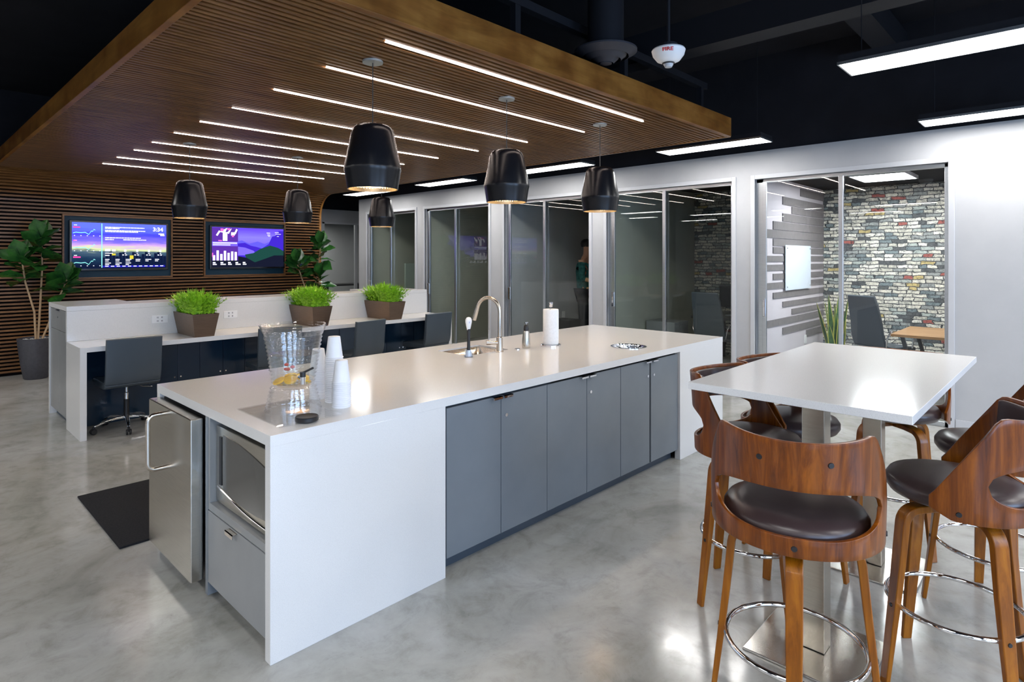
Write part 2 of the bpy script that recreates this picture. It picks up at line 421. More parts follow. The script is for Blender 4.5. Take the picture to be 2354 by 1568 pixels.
# near face of the wide-room partition seen through door 1 is lilac, its far neighbours darker
g = G().box((XB, .5, 0), (XB+.12, 4.95, 2.75)); struct(g, 'wall_brick', 'brick', 'whitewashed brick wallpaper at the back of the near offices')
struct(G().box((XB, 4.95, 0), (XB+.12, 11.05, 2.75)), 'wall_office_back', 'greywall', 'grey back wall of the farther offices')
struct(G().box((XW+T, .5, 2.64), (XB+.12, 2.88, 2.72)), 'ceiling_near_office', 'ceiling', 'dark office ceiling of the brick-papered room', 'ceiling')
struct(G().box((XW+T, 2.88, 2.751), (XB+.12, 11.05, 2.82)), 'ceiling_far_offices', 'ceiling', 'dark ceiling over the unlit offices', 'ceiling')
# corridor and far office
g = G(); g.box((XW+T, 11.065, 0), (XR, 11.14, ZC)); struct(g, 'wall_corridor', 'wall', 'white corridor wall past the last glass office')
YQ = 13.85
g = G(); g.box((4.0, YQ, 2.53), (XR, YQ+.13, ZS)); g.box((4.0, YQ, 0), (7.62, YQ+.13, 2.53)); g.box((9.6, YQ, 0), (XR, YQ+.13, 2.53))
struct(g, 'wall_end', 'wall', 'white end wall of the corridor with a glazed office')
struct(G().box((4.0, YQ+.02, ZS), (XR, YQ+.1, ZC)), 'wall_end_upper', 'ceiling', 'black band above the white end wall')
d = thing('door_6', 'glass front of the small office at the corridor end', 'door', (8.6, YQ, 0), world=True); d['kind'] = 'structure'
g = G(); g.box((7.62, YQ-.02, 0), (7.67, YQ+.06, 2.53)); g.box((8.56, YQ, 0), (8.63, YQ+.06, 2.53)); g.box((7.62, YQ-.02, 2.49), (9.6, YQ+.06, 2.53)); g.build('track_frame', 'frame', d)
G().box((7.67, YQ+.02, 0), (9.6, YQ+.028, 2.5)).build('fixed_pane', 'pane', d)
struct(G().box((6.6, 16.3, 0), (XR, 16.42, 2.8)), 'wall_end_office', 'greywall', 'grey back wall of the corridor-end office')
struct(G().box((XR, 11, 0), (XR+.15, YF, ZC)), 'wall_corridor_end', 'wall', 'white wall closing the corridor')
struct(G().box((XL, YF-.1, 0), (XR, YF, ZC)), 'wall_outer', 'wall', 'white outer wall at the far side of the office')

# ------------------------------------------------------------------ timber canopy
CX0, CX1, CY0, YW_, RA = .99, 5.83, 2.515, 10.64, .43
def cpath(s, off=0):
    """centre line of the canopy underside: returns point (y,z) and normal pointing away from the room"""
    L1 = (YW_-RA)-CY0; L2 = RA*PI/2
    if s < L1: return (CY0+s, 2.829+off), (0, 1)
    s -= L1
    if s < L2:
        t = s/RA; cy, cz = YW_-RA, 2.829-RA
        return (cy+(RA+off)*math.sin(t), cz+(RA+off)*math.cos(t)), (math.sin(t), math.cos(t))
    s -= L2
    return (YW_+off, 2.829-RA-s), (1, 0)
TOT = (YW_-RA-CY0)+RA*PI/2+(2.829-RA)
cn = thing('timber_canopy', 'timber slat canopy curving from ceiling down to the television wall', 'canopy', (3.4, YW_, 0), world=True)
niches = [(1.80, 3.20, 1.335, 2.235), (3.72, 5.09, 1.335, 2.235)]
g = G(); pitch = .0515; s = .05
sx0, sx1 = CX0+.04, CX1-.04
while s < TOT-.02:
    (y0, z0), n0 = cpath(s-.0125); (y1, z1), n1 = cpath(s+.0125)
    segs = [(sx0, sx1)]
    if s > TOT-(2.829-RA):
        z = cpath(s)[0][1]
        for nx0, nx1, nz0, nz1 in niches:
            if nz0-.012 < z < nz1+.012:
                segs = [q for (p0, p1) in segs for q in ((p0, nx0-.03), (nx1+.03, p1))] if len(segs) == 1 else segs[:-1]+[(segs[-1][0], nx0-.03), (nx1+.03, segs[-1][1])]
    dd = .048
    for xa, xb in segs:
        co8 = []
        for x in (xa, xb):
            co8 += [(x, y0, z0), (x, y1, z1), (x, y1+n1[0]*dd, z1+n1[1]*dd), (x, y0+n0[0]*dd, z0+n0[1]*dd)]
        v = [g.bm.verts.new(k) for k in co8]
        for f in ((0, 1, 2, 3), (7, 6, 5, 4), (0, 4, 5, 1), (1, 5, 6, 2), (2, 6, 7, 3), (3, 7, 4, 0)): g.bm.faces.new([v[k] for k in f])
    s += pitch
g.build('slats', 'slat', cn)
# backing sheet
g = G(); pts = []
k = 0; st = [.02, YW_-RA-CY0]+[YW_-RA-CY0+RA*PI/2*i/10 for i in range(1, 11)]+[TOT]
for x in (sx0, sx1):
    pts.append([(g.bm.verts.new((x, *cpath(q, .066)[0]))) for q in st])
for i in range(len(st)-1): g.bm.faces.new((pts[0][i], pts[0][i+1], pts[1][i+1], pts[1][i]))
g.build('backing', 'slatback', cn, solid=.02, solid_off=0)
# side boards that follow the curve, front fascia
def sideboard(xa, xb):
    g = G(); H_ = .18; inner, outer = [], []
    for q in st:
        (y, z), n = cpath(q, -.004); inner.append((y, z)); outer.append((y+n[0]*.165, z+n[1]*.165))
    lp = []
    for x in (xa, xb):
        lp.append(([g.bm.verts.new((x, *p)) for p in inner], [g.bm.verts.new((x, *p)) for p in outer]))
    (a, b), (c, d_) = lp
    for i in range(len(st)-1):
        g.bm.faces.new((a[i], a[i+1], b[i+1], b[i])); g.bm.faces.new((c[i], c[i+1], d_[i+1], d_[i]))
        g.bm.faces.new((a[i], a[i+1], c[i+1], c[i])); g.bm.faces.new((b[i], b[i+1], d_[i+1], d_[i]))
    g.bm.faces.new((a[0], b[0], d_[0], c[0])); g.bm.faces.new((a[-1], b[-1], d_[-1], c[-1]))
    return g.build('fascia', 'fascia', cn, bevel=.003)
sideboard(CX0, CX0+.038); sideboard(CX1-.038, CX1)
G().box((CX0+.038, CY0, 2.825), (CX1-.038, CY0+.04, 3.009)).build('fascia', 'fascia', cn, bevel=.003)
for nx0, nx1, nz0, nz1 in niches:
    g = G(); w = .022
    g.box((nx0-w, YW_-.012, nz0-w), (nx0, YW_+.06, nz1+w)); g.box((nx1, YW_-.012, nz0-w), (nx1+w, YW_+.06, nz1+w))
    g.box((nx0, YW_-.012, nz0-w), (nx1, YW_+.06, nz0)); g.box((nx0, YW_-.012, nz1), (nx1, YW_+.06, nz1+w))
    g.build('niche_frame', 'slat', cn)
    G().box((nx0, YW_+.030, nz0), (nx1, YW_+.055, nz1)).build('niche_panel', 'niche', cn)
# LED strips
sy = [2.81, 3.455, 4.19, 4.935, 5.645, 6.33, 7.01, 7.665, 8.37, 9.05]
od = ['nearest the front fascia', 'second from the front fascia', 'third from the front fascia', 'fourth from the front fascia', 'fifth from the front fascia', 'sixth from the front fascia', 'seventh from the front fascia', 'third from the television wall', 'second from the television wall', 'closest to the television wall']
ls = thing('linear_light', 'pinkish LED line in the slat ceiling, '+od[0], 'light', (3.28, sy[0], 2.825), group='LED lines in the timber canopy')
G().box((-1.35, -.0065, .0), (1.35, .0065, .008)).build('diffuser', 'strip', ls)
G().box((-1.37, -.0135, .010), (1.37, .0135, .022)).build('channel', 'black', ls)
for i in range(1, 10): dup(ls, (3.28, sy[i], 2.825), 0, 'pinkish LED line in the slat ceiling, '+od[i])

# ------------------------------------------------------------------ televisions
def textmesh(txt, size, bold=0):
    cu = bpy.data.curves.new('t', 'FONT'); cu.body = txt; cu.size = size; cu.offset = bold; cu.extrude = 0; cu.resolution_u = 3
    o = bpy.data.objects.new('t', cu); C.objects.link(o)
    dg = bpy.context.evaluated_depsgraph_get(); dg.update()
    me = bpy.data.meshes.new_from_object(o.evaluated_get(dg))
    bpy.data.objects.remove(o); bpy.data.curves.remove(cu)
    return me
def screen_mat(name, stops, ns, col2, strength=1.3):
    m = bpy.data.materials.new(name); m.use_nodes = True; nt = m.node_tree
    nt.nodes.remove(nt.nodes['Principled BSDF'])
    tc = N(nt, 'ShaderNodeTexCoord'); sp = N(nt, 'ShaderNodeSeparateXYZ'); nt.links.new(tc.outputs['Generated'], sp.inputs[0])
    mp = N(nt, 'ShaderNodeMapping'); mp.inputs['Scale'].default_value = (1.2, 1, 5); nt.links.new(tc.outputs['Generated'], mp.inputs[0])
    n = noise(nt, mp, ns, 5, .6, .3)
    ad = N(nt, 'ShaderNodeMath', operation='MULTIPLY_ADD'); ad.inputs[1].default_value = .28
    sb = N(nt, 'ShaderNodeMath', operation='SUBTRACT'); sb.inputs[1].default_value = .14
    nt.links.new(n.outputs[0], ad.inputs[0]); nt.links.new(sp.outputs[2], sb.inputs[0]); nt.links.new(sb.outputs[0], ad.inputs[2])
    r = ramp(nt, stops); nt.links.new(ad.outputs[0], r.inputs[0])
    e = N(nt, 'ShaderNodeEmission'); e.inputs[1].default_value = strength; nt.links.new(r.outputs[0], e.inputs[0])
    nt.links.new(e.outputs[0], nt.nodes['Material Output'].inputs[0]); return m
scr1 = screen_mat('sunset_city_screen', [(.05, (.004, .008, .03)), (.24, (.01, .03, .07)), (.36, (.05, .09, .14)), (.42, (.55, .62, .30)), (.50, (.50, .30, .62)), (.60, (.16, .12, .75)), (.74, (.05, .05, .80)), (.9, (.10, .14, .70))], 2.2, None, 1.25)
scr2 = screen_mat('violet_sky_screen', [(.0, (.02, .01, .1)), (.5, (.16, .10, .9)), (.75, (.22, .18, 1.0)), (.95, (.12, .06, .8))], .5, None, 1.1)
W_ = em('screen_white', (.85, .85, 1), 1.5); TEAL = em('screen_teal', (.25, .8, .75), 1.2); PINK = em('screen_pink', (.9, .05, .30), 1.3)
BLUE = em('screen_blue', (.03, .02, .8), 1.2); DARKS = em('screen_dark', (.005, .01, .04), 1); YEL = em('screen_yellow', (.7, .6, .05), 1)
MT1 = em('screen_ridge_far', (.12, .10, .85), 1); MT2 = em('screen_ridge_mid', (.05, .02, .55), 1); MT3 = em('screen_hill_green', (.012, .06, .05), 1); MT4 = em('screen_hill_dark', (.008, .01, .025), 1); MIST = em('screen_mist', (.20, .14, 1.0), 1)
VIO = em('screen_violet', (.10, .03, .35), 1); MAG = em('screen_magenta', (.75, .15, .6), 1)
def television(x0, x1, z0, z1, label, scr):
    t = thing('television', label, 'television', ((x0+x1)/2, YW_, z0), world=True)
    G().box((x0-.03, YW_-.035, z0-.03), (x1+.03, YW_+.03, z1+.03)).build('casing', 'bezel', t, bevel=.006)
    return t, [(scr, [rq(0, 0, 1, 1)], 0)]
def flat(scr, mat, quads, lay): scr.append((mat, quads, lay))
def finish_screen(t, scr, x0, z0, w, h, extra=None):
    """one display face; the picture elements are material areas of the same mesh"""
    bm = bmesh.new(); mats = []
    for mat, quads, lay in scr:
        if mat not in mats: mats.append(mat)
        y = YW_-.0360-.0004*lay
        for q in quads:
            f = bm.faces.new([bm.verts.new((x0+u*w, y, z0+v*h)) for u, v in q]); f.material_index = mats.index(mat)
    if extra:
        me2, mat, off = extra
        if mat not in mats: mats.append(mat)
        vs = [bm.verts.new((off[0]+v.co.x, off[1], off[2]+v.co.y)) for v in me2.vertices]
        for p in me2.polygons:
            f = bm.faces.new([vs[k] for k in p.vertices]); f.material_index = mats.index(mat)
    bmesh.ops.translate(bm, verts=bm.verts, vec=-Vector(t['_o']))
    me = bpy.data.meshes.new('screen'); bm.to_mesh(me); bm.free()
    for m in mats: me.materials.append(m)
    o = bpy.data.objects.new('screen', me); C.objects.link(o); o.parent = t
def rq(u0, v0, u1, v1): return [(u0, v0), (u1, v0), (u1, v1), (u0, v1)]
def lineq(pts, th=.008):
    out = []
    for (a, b), (c, d) in zip(pts, pts[1:]): out.append([(a, b-th), (c, d-th), (c, d+th), (a, b+th)])
    return out
x0, x1, z0, z1 = 1.885, 3.12, 1.463, 2.145; w, h = x1-x0, z1-z0
tv, sc = television(x0, x1, z0, z1, 'wall television showing share charts and a sunset skyline, left one', scr1)
fl = lambda n, m, q, l=1: flat(sc, m, q, l)
fl('skyline', DARKS, [rq(.30+i*.035, .04, .30+i*.035+.032, .24+.13*abs(math.sin(i*2.3))) for i in range(20)])
wh = []
for v, a, b in ((.91, .33, .75), (.885, .33, .48), (.84, .33, .76), (.815, .33, .68), (.68, .33, .71), (.64, .33, .42), (.64, .52, .77)): 
    u = a
    while u < b: 
        l = .008+random.random()*.03; wh.append(rq(u, v-.010, min(b, u+l), v+.009)); u += l+.004
for i in range(6):
    u = .33+i*.108
    for v, l in ((.20, .06), (.165, .045)) + (((.12, .07), (.085, .04)) if i < 3 else ()): wh.append(rq(u, v-.008, u+l*random.uniform(.7, 1.1), v+.008))
for i in range(4):
    u = .53+i*.13; wh += [rq(u, .37, u+.022, .42), rq(u-.02, .29, u-.002, .31), rq(u+.01, .29, u+.03, .31), rq(u+.004, .33, u+.02, .345)]
wh += [rq(.33, .38, .385, .43), rq(.40, .38, .44, .42), rq(.33, .33, .41, .345), rq(.33, .28, .375, .30), rq(.91, .775, .975, .80), rq(.93, .745, .98, .765)]
for k in (0, .325, .65): wh.append(rq(.02, .93-k, .05, .945-k))
for k in range(5):
    for kk in (0, .325, .65): wh.append(rq(.02+k*.063, .705-kk, .03+k*.063, .72-kk))
fl('headlines', W_, wh, 2)
me = textmesh('3:34', .085, .0022)
clock = (me, W_, (x0+.845*w, YW_-.0375, z0+.85*h))
tl = [rq(.292, .02, .302, .985)]
for kk in (0, .325, .65):
    tl += lineq([(.01, .765-kk), (.04, .785-kk), (.09, .775-kk), (.13, .785-kk), (.165, .74-kk), (.19, .815-kk), (.205, .81-kk), (.215, .855-kk), (.23, .84-kk)])
fl('share_charts', TEAL, tl, 2)
fl('share_chips', PINK, [rq(.012, .88, .08, .905), rq(.012, .60, .05, .62), rq(.012, .235, .085, .265)], 2)
fl('ticker', BLUE, [rq(.305, .03, .985, .07)], 1); fl('ticker_text', W_, [rq(.33+i*.06, .042, .365+i*.06, .058) for i in range(11)], 3)
fl('city_glow', YEL, [rq(.40, .29, .44, .33), rq(.59, .21, .63, .29)], 2)
finish_screen(tv, sc, x0, z0, w, h, clock)
x0, x1, z0, z1 = 3.815, 5.058, 1.463, 2.145; w, h = x1-x0, z1-z0
tv, sc = television(x0, x1, z0, z1, 'wall television showing a violet mountain valley, right one', scr2)
fl = lambda n, m, q, l=1: flat(sc, m, q, l)
fl('far_ridge', MT1, [[(.34, .2), (1, .2), (1, .75), (.92, .62), (.80, .66), (.72, .60), (.62, .66), (.5, .60), (.40, .68), (.34, .66)]])
fl('mid_ridge', MT2, [[(.34, .1), (1, .1), (1, .95), (.93, .95), (.88, .82), (.83, .80), (.78, .60), (.68, .48), (.60, .52), (.52, .55), (.44, .62), (.34, .60)]], 2)
fl('mist', MIST, [[(.34, .30), (.62, .30), (.56, .42), (.44, .50), (.34, .52)]], 3)
fl('near_slope', MT3, [[(.44, .32), (.56, .36), (.66, .47), (.80, .56), (.92, .50), (1, .42), (1, 0), (.5, 0)]], 4)
fl('dark_slope', MT4, [[(.0, 0), (1, 0), (1, .30), (.86, .30), (.74, .22), (.58, .12), (.46, .24), (.34, .28), (0, .2)]], 5)
fl('photo_field', VIO, [rq(.0, .64, .345, .99), rq(0, .17, .345, .53)], 6)
fl('photo_figures', W_, [rq(.14, .66, .20, .88), [(.10, .88), (.16, .95), (.2, .99), (.17, .86)], [(.19, .86), (.24, .95), (.26, .98), (.22, .84)], rq(.25, .80, .30, .88), [(.05, .80), (.09, .92), (.11, .90), (.07, .78)], [(.29, .85), (.32, .97), (.34, .95), (.31, .83)]]+[rq(.01+i*.048, .17, .04+i*.048, .30+.12*abs(math.sin(i*1.7))) for i in range(7)], 7)
fl('photo_accents', MAG, [rq(.11, .9, .15, .97), rq(.2, .93, .24, .98), rq(.08, .65, .13, .68), rq(.0, .26, .015, .36), rq(.26, .76, .29, .81)], 8)
fl('captions', W_, [rq(.01, .595, .33, .62), rq(.01, .55, .24, .57)]+[rq(.01+i*.10, .06, .06+i*.10+.02*(i % 2), .085) for i in range(5)]+[rq(.01+i*.10, .10, .045+i*.10, .13) for i in range(5)]+[rq(.75, .88, .80, .895), rq(.76, .83, .80, .845), rq(.77, .80, .80, .81), rq(.87, .90, .93, .91), rq(.88, .86, .96, .87), rq(.9, .80, .93, .81)], 9)
finish_screen(tv, sc, x0, z0, w, h)

# ------------------------------------------------------------------ ceiling lights and services
def lightpanel(x, y, label, group='linear ceiling panel lights'):
    return thing('ceiling_light', label, 'light', (x, y, ZS-.01), 0, group)
cl = lightpanel(6.28, 2.95, 'long white ceiling light panel just right of the canopy corner')
G().box((-.15, -.59, -.004), (.15, .59, .004)).build('diffuser', 'panel', cl)
g = G(); g.box((-.160, -.600, -.006), (-.15, .600, .012)); g.box((.15, -.600, -.006), (.160, .600, .012)); g.box((-.160, -.600, -.006), (.160, -.59, .012)); g.box((-.160, .59, -.006), (.160, .600, .012)); g.build('frame', 'alu', cl)
G().box((-.155, -.595, .012), (.155, .595, .055)).build('housing', 'blackmetal', cl)
for y in (-.5, .5): G().cyl((0, y, .055), .003, ZC-ZS-.045, 6).build('hanger', 'blackmetal', cl)
for x, y, lb in [(6.28, 5.22, 'long white ceiling light seen between the two right front pendants'), (6.28, 7.48, 'long white ceiling light left of the second front pendant'),
                 (6.28, 9.75, 'farthest long white ceiling light, beside the canopy curve'), (6.52, .46, 'long white ceiling light by the blank white wall at right edge'),
                 (4.31, .52, 'large nearest white ceiling light at upper right')]:
    dup(cl, (x, y, ZS-.01), 0, lb)
for x, y in [(6.28, 12.4), (6.52, -1.8), (4.31, -1.75), (2.3, -1.75), (.2, -1.75), (-1.9, -1.75), (-1.9, .55), (-1.9, 2.9), (-1.9, 5.2), (-1.9, 7.5), (-1.9, 9.8), (-.1, 8.6), (-4.2, 1.6), (-4.2, 6.4), (-4.2, -1.7), (-4.2, 4), (-4.2, 9), (.2, .55), (2.3, -3.5), (.2, -3.5), (-1.9, -3.5), (4.31, -3.6), (6.52, -3.8)]:  # extra panels added out of view to brighten floor and walls
    dup(cl, (x, y, ZS-.01), 0, 'unseen ceiling light panel added to brighten the open office', 'added fill panels beyond the view')

df = thing('air_diffuser', 'round black air diffuser on a duct above the canopy edge', 'vent', (3.61, 2.50, 3.10))
g = G()
for r0, r1, z in ((.225, .165, .012), (.150, .11, -.012), (.095, .055, -.035)):
    g.lathe([(r1, z-.035), (r0, z), (r0, z+.012), (r1, z-.02)], n=40)
g.lathe([(0, -.085), (.045, -.072), (.045, -.06)], n=24); g.build('cone_rings', 'diffusermetal', df, smooth=True)
G().lathe([(.222, .026), (.14, .035), (.13, .10), (.13, ZC-3.10)], n=32).build('duct_drop', 'blackmetal', df, smooth=True)
sm = thing('fire_strobe', 'white ceiling fire alarm with red FIRE lettering and clear lens', 'alarm', (3.11, 1.72, 2.80))
G().lathe([(0, -.062), (.03, -.060), (.065, -.045), (.088, -.015), (.095, .012), (.09, .02), (0, .02)], n=40).build('housing', 'white', sm, smooth=True)
G().lathe([(0, -.088), (.020, -.083), (.028, -.068), (.028, -.055)], n=24).build('strobe_lens', 'clearlens', sm, smooth=True)
G().lathe([(.033, -.066), (.036, -.060), (.033, -.056)], n=24).build('lens_ring', 'black', sm, smooth=True)
g = G(); g.cyl((0, 0, .02), .010, 1.13, 10); g.cyl((0, 0, .02), .05, .03, 16); g.build('stem', 'blackmetal', sm)
me = textmesh('FIRE', .034, .0012); me.materials.clear(); me.materials.append(M['red'])
# wrap the lettering onto the bowl facing the room
ang0 = math.atan2(-1.72, -3.11); cxm = sum(v.co.x for v in me.vertices)/len(me.vertices)
for v in me.vertices:
    a = ang0+(v.co.x-cxm)/.092; rr = .0975-.0*v.co.y; zz = -.014+v.co.y*.75; rr = .089+.008*min(1, max(0, (zz+.015)/.027))
    v.co = Vector(((rr)*math.cos(a), (rr)*math.sin(a), zz))
o = bpy.data.objects.new('lettering', me); C.objects.link(o); o.parent = sm
# struts and ducts in the black ceiling
def beam(name, a, b, label, cat='beam', mt='blackmetal', bev=0):
    g = G().box(a, b); o = g.build(name, mt, bevel=bev); tag(o, label, cat); return o
st_ = thing('strut_frame', 'black steel strut frame holding up the canopy edge', 'frame', (3.4, 2.8, 3.009), world=True)
G().box((1.2, 2.70, 3.30), (5.66, 2.76, 3.36)).build('strut', 'blackmetal', st_)
for x in (1.6, 2.9, 4.2, 5.56): G().box((x-.025, 2.705, 3.009), (x+.025, 2.755, 3.30)).build('post', 'blackmetal', st_)
beam('ceiling_beam', (4.6, -4.4, 3.35), (4.82, 9.0, 3.60), 'long dark ceiling beam crossing above the right side')
beam('ceiling_beam', (1.0, 1.25, 3.62), (11.4, 1.45, 3.85), 'dark beam running across above the fire alarm')
beam('ceiling_beam', (-5.9, 3.9, 3.70), (.6, 4.1, 3.90), 'dark beam in the black ceiling left of the canopy')
g = G().lathe([(.22, 0), (.22, 9.0)], (-1.6, 1.5, 3.45), 28, True, True, (0, 1, 0)); tag(g.build('air_duct', 'blackmetal', smooth=True), 'round black air duct in the ceiling left of the canopy', 'duct')
o = dup(df, (-.45, 7.6, 3.0), 0, 'round black air diffuser at far left beside the canopy')

# ------------------------------------------------------------------ pendants
pd = thing('pendant_lamp', '', 'lamp', (2.07, 3.15, 2.829), group='black bell pendants under the canopy')
zt = -.385
G().cyl((0, 0, -.012), .062, .012, 28).build('mount_plate', 'canopyw', pd, smooth=True)
G().cyl((0, 0, zt), .0035, -zt-.012, 8).build('cord', 'black', pd)
G().lathe([(0, zt), (.06, zt-.004), (.10, zt-.014), (.122, zt-.035), (.130, zt-.06), (.150, zt-.165), (.172, zt-.270), (.1725, zt-.285), (.168, zt-.300), (.152, zt-.402), (.148, zt-.402), (.163, zt-.300), (.146, zt-.165), (.126, zt-.06), (.10, zt-.022), (0, zt-.010)], n=56).build('shade', 'shade', pd, smooth=True, ang=50)
G().lathe([(.1495, zt-.398), (.160, zt-.302), (.165, zt-.283), (.143, zt-.165), (.122, zt-.06), (.09, zt-.03), (0, zt-.026)], n=48).build('shade_liner', 'gold', pd, smooth=True)
G().lathe([(0, zt-.30), (.02, zt-.29), (.034, zt-.265), (.034, zt-.24), (.02, zt-.21), (.014, zt-.19)], n=20).build('bulb', 'bulb', pd, smooth=True)
G().cyl((0, 0, zt-.20), .018, .175, 16).build('socket', 'black', pd)
pl = ['black pendant over the island, nearest and largest', 'black pendant over the island, middle of the front row', 'black pendant at the right end of the front row',
      'black pendant hanging in front of the left television', 'black pendant between right television and canopy curve', 'smallest black pendant, far right of the back row']
pp = [(2.07, 3.15), (3.25, 3.15), (4.46, 3.15), (2.23, 6.82), (3.43, 6.82), (4.62, 6.82)]
pd['label'] = pl[0]
for (x, y), lb in list(zip(pp, pl))[1:]: dup(pd, (x, y, 2.829), 0, lb)

# ------------------------------------------------------------------ kitchen island
IX0, IX1, IY0, IY1, HT = 1.06, 5.195, 2.335, 3.76, .914
isl = thing('kitchen_island', 'long kitchen island with white quartz top and grey cupboard doors', 'island', (IX0, IY0, 0), world=True)
TH = .045
sk = (2.915, 3.345, 3.215, 3.565)
def rrect(x0, x1, y0, y1, r, n=5):
    out = []
    for cx, cy, a in ((x1-r, y1-r, 0), (x0+r, y1-r, 90), (x0+r, y0+r, 180), (x1-r, y0+r, 270)):
        for i in range(n+1): t = R(a+90*i/n); out.append((cx+r*math.cos(t), cy+r*math.sin(t)))
    return out
hc = (4.10, 2.62)
g = G().prism([(IX0, IY0), (IX1, IY0), (IX1, IY1), (IX0, IY1)], [rrect(*sk, .02), [(hc[0]+.125*math.cos(2*PI*i/40), hc[1]+.125*math.sin(2*PI*i/40)) for i in range(40)]], HT-TH, HT)
g.build('countertop', 'quartz', isl)
g = G(); g.box((IX0, IY0, 0), (1.965, IY0+.048, HT-TH)); g.build('side_panel', 'quartz', isl, bevel=.002)
g = G(); g.box((4.41, IY0, 0), (IX1, IY0+.048, HT-TH)); g.build('side_panel', 'quartz', isl, bevel=.002)
g = G(); g.box((IX0, IY1-.045, 0), (IX1, IY1, HT-TH)); g.box((IX1-.045, IY0+.048, 0), (IX1, IY1-.045, HT-TH)); g.build('end_panel', 'quartz', isl, bevel=.002)
g = G(); g.box((1.70, IY0+.05, .06), (IX1-.05, 3.10, .66)); g.box((1.70, IY0+.05, .66), (2.85, 3.10, HT-TH-.002)); g.box((1.70, 3.10, .06), (2.85, IY1-.05, HT-TH-.002)); g.box((4.45, IY0+.05, .66), (IX1-.05, IY1-.05, HT-TH-.002)); g.build('carcass', 'toekick', isl)
G().box((1.965, IY0+.085, 0), (4.41, IY0+.12, .075)).build('plinth', 'toekick', isl)
dx = [1.985, 2.383, 2.782, 3.184, 3.582, 3.985, 4.405]
for i in range(6):
    a, b = dx[i]+.0025, dx[i+1]-.0025
    if i == 4: b -= .012
    if i == 5: a += .004
    dr = G().box((a, IY0+.018, .082), (b, IY0+.038, HT-TH-.018)).build('door', 'greygloss', isl, bevel=.0015)
    if i in (0, 2, 4): hx = b-.075
    else: hx = a+.005
    g = G(); g.box((hx, IY0-.004, HT-TH-.0185), (hx+.07, IY0+.03, HT-TH-.0155)); g.box((hx, IY0-.004, HT-TH-.030), (hx+.07, IY0-.001, HT-TH-.0155)); g.build('edge_pull', 'chrome', dr, off=isl['_o'])
    if i in (1, 3, 4, 5):
        lx = a+.035 if i in (1, 3, 5) else b-.03
        G().cyl((lx, IY0+.018, .738), .010, .008, 16, (0, -1, 0)).build('lock', 'chrome', dr, off=isl['_o'], smooth=True)
# left end: fridge bay, microwave bay, drawer
g = G(); g.box((IX0+.002, 3.005, .02), (IX0+.55, 3.035, HT-TH)); g.build('divider', 'greygloss', isl)
g = G(); g.box((IX0+.004, 2.385, .43), (IX0+.55, 3.003, .465)); g.build('niche_shelf', 'greyface', isl)
g = G(); g.box((IX0+.004, 2.982, .465), (IX0+.5, 3.004, HT-TH)); g.build('niche_cheek', 'greyface', isl)
dw = G().box((IX0+.002, 2.388, .085), (IX0+.022, 3.002, .425)).build('drawer', 'greyface', isl, bevel=.0015)
g = G(); g.box((IX0-.022, 2.66, .418), (IX0+.02, 2.74, .4215)); g.box((IX0-.022, 2.66, .402), (IX0-.0185, 2.74, .4215)); g.build('edge_pull', 'nickel', dw, off=isl['_o'])
G().box((IX0+.07, 2.385, 0), (IX0+.10, 3.0, .075)).build('plinth', 'black', isl)
G().box((IX0+.56, 2.40, .05), (IX0+.60, 3.71, HT-TH)).build('bay_back', 'black', isl)
# sink bowl and grommet belong to the island
g = G()
rr_ = rrect(*sk, .02); bot = rrect(sk[0]+.012, sk[1]-.012, sk[2]+.012, sk[3]-.012, .03)
va = [g.bm.verts.new((x, y, HT-.012)) for x, y in rr_]; vb = [g.bm.verts.new((x, y, HT-.20)) for x, y in bot]
for i in range(len(va)): j = (i+1) % len(va); g.bm.faces.new((va[i], va[j], vb[j], vb[i]))
g.bm.faces.new(vb); g.build('sink_bowl', 'steelh', isl, solid=.002, smooth=True)
g = G(); g.lathe([(.142, .001), (.142, .005), (.126, .006), (.122, -.005), (.121, -.06), (.115, -.10)], (hc[0], hc[1], HT), 48); g.build('waste_chute', 'chrome', isl, smooth=True)
G().cyl((3.385, 3.165, HT), .020, .006, 20).build('air_gap', 'chrome', isl, smooth=True)

# fridge (lifts out of its bay)
fr = thing('undercounter_fridge', 'stainless undercounter fridge with large tubular handle at the island end', 'fridge', (IX0+.2, 3.38, 0), world=True)
G().box((IX0+.02, 3.06, .06), (IX0+.54, 3.705, .85)).build('body', 'black', fr)
fd = G().box((1.005, 3.06, .075), (1.062, 3.706, .852)).build('door', 'steel', fr, bevel=.004)
g = G(); r = .035
ph = [(1.008, 3.45, .815), (.965, 3.45, .815)]
for i in range(1, 7): t = R(90*i/6); ph.append((.965-r*math.sin(t), 3.45, .815-r+r*math.cos(t)))
for i in range(0, 7): t = R(90*i/6); ph.append((.965-r*math.cos(t), 3.45, .535+r-r*math.sin(t)))
ph += [(1.008, 3.45, .535)]
g.tube(ph, .0115, 14); g.build('handle', 'nickel', fd, off=fr['_o'], smooth=True)
for y in (3.10, 3.67): G().cyl((IX0+.09, y, 0), .016, .06, 12).build('foot', 'black', fr)
# microwave
mw = thing('microwave', 'stainless microwave oven built into the end of the island', 'microwave', (IX0+.2, 2.66, .465), world=True)
G().box((IX0+.056, 2.395, .475), (IX0+.5, 2.97, .828)).build('body', 'black', mw)
dr = G().box((IX0+.030, 2.388, .472), (IX0+.056, 2.976, .830)).build('front', 'steel', mw, bevel=.003)
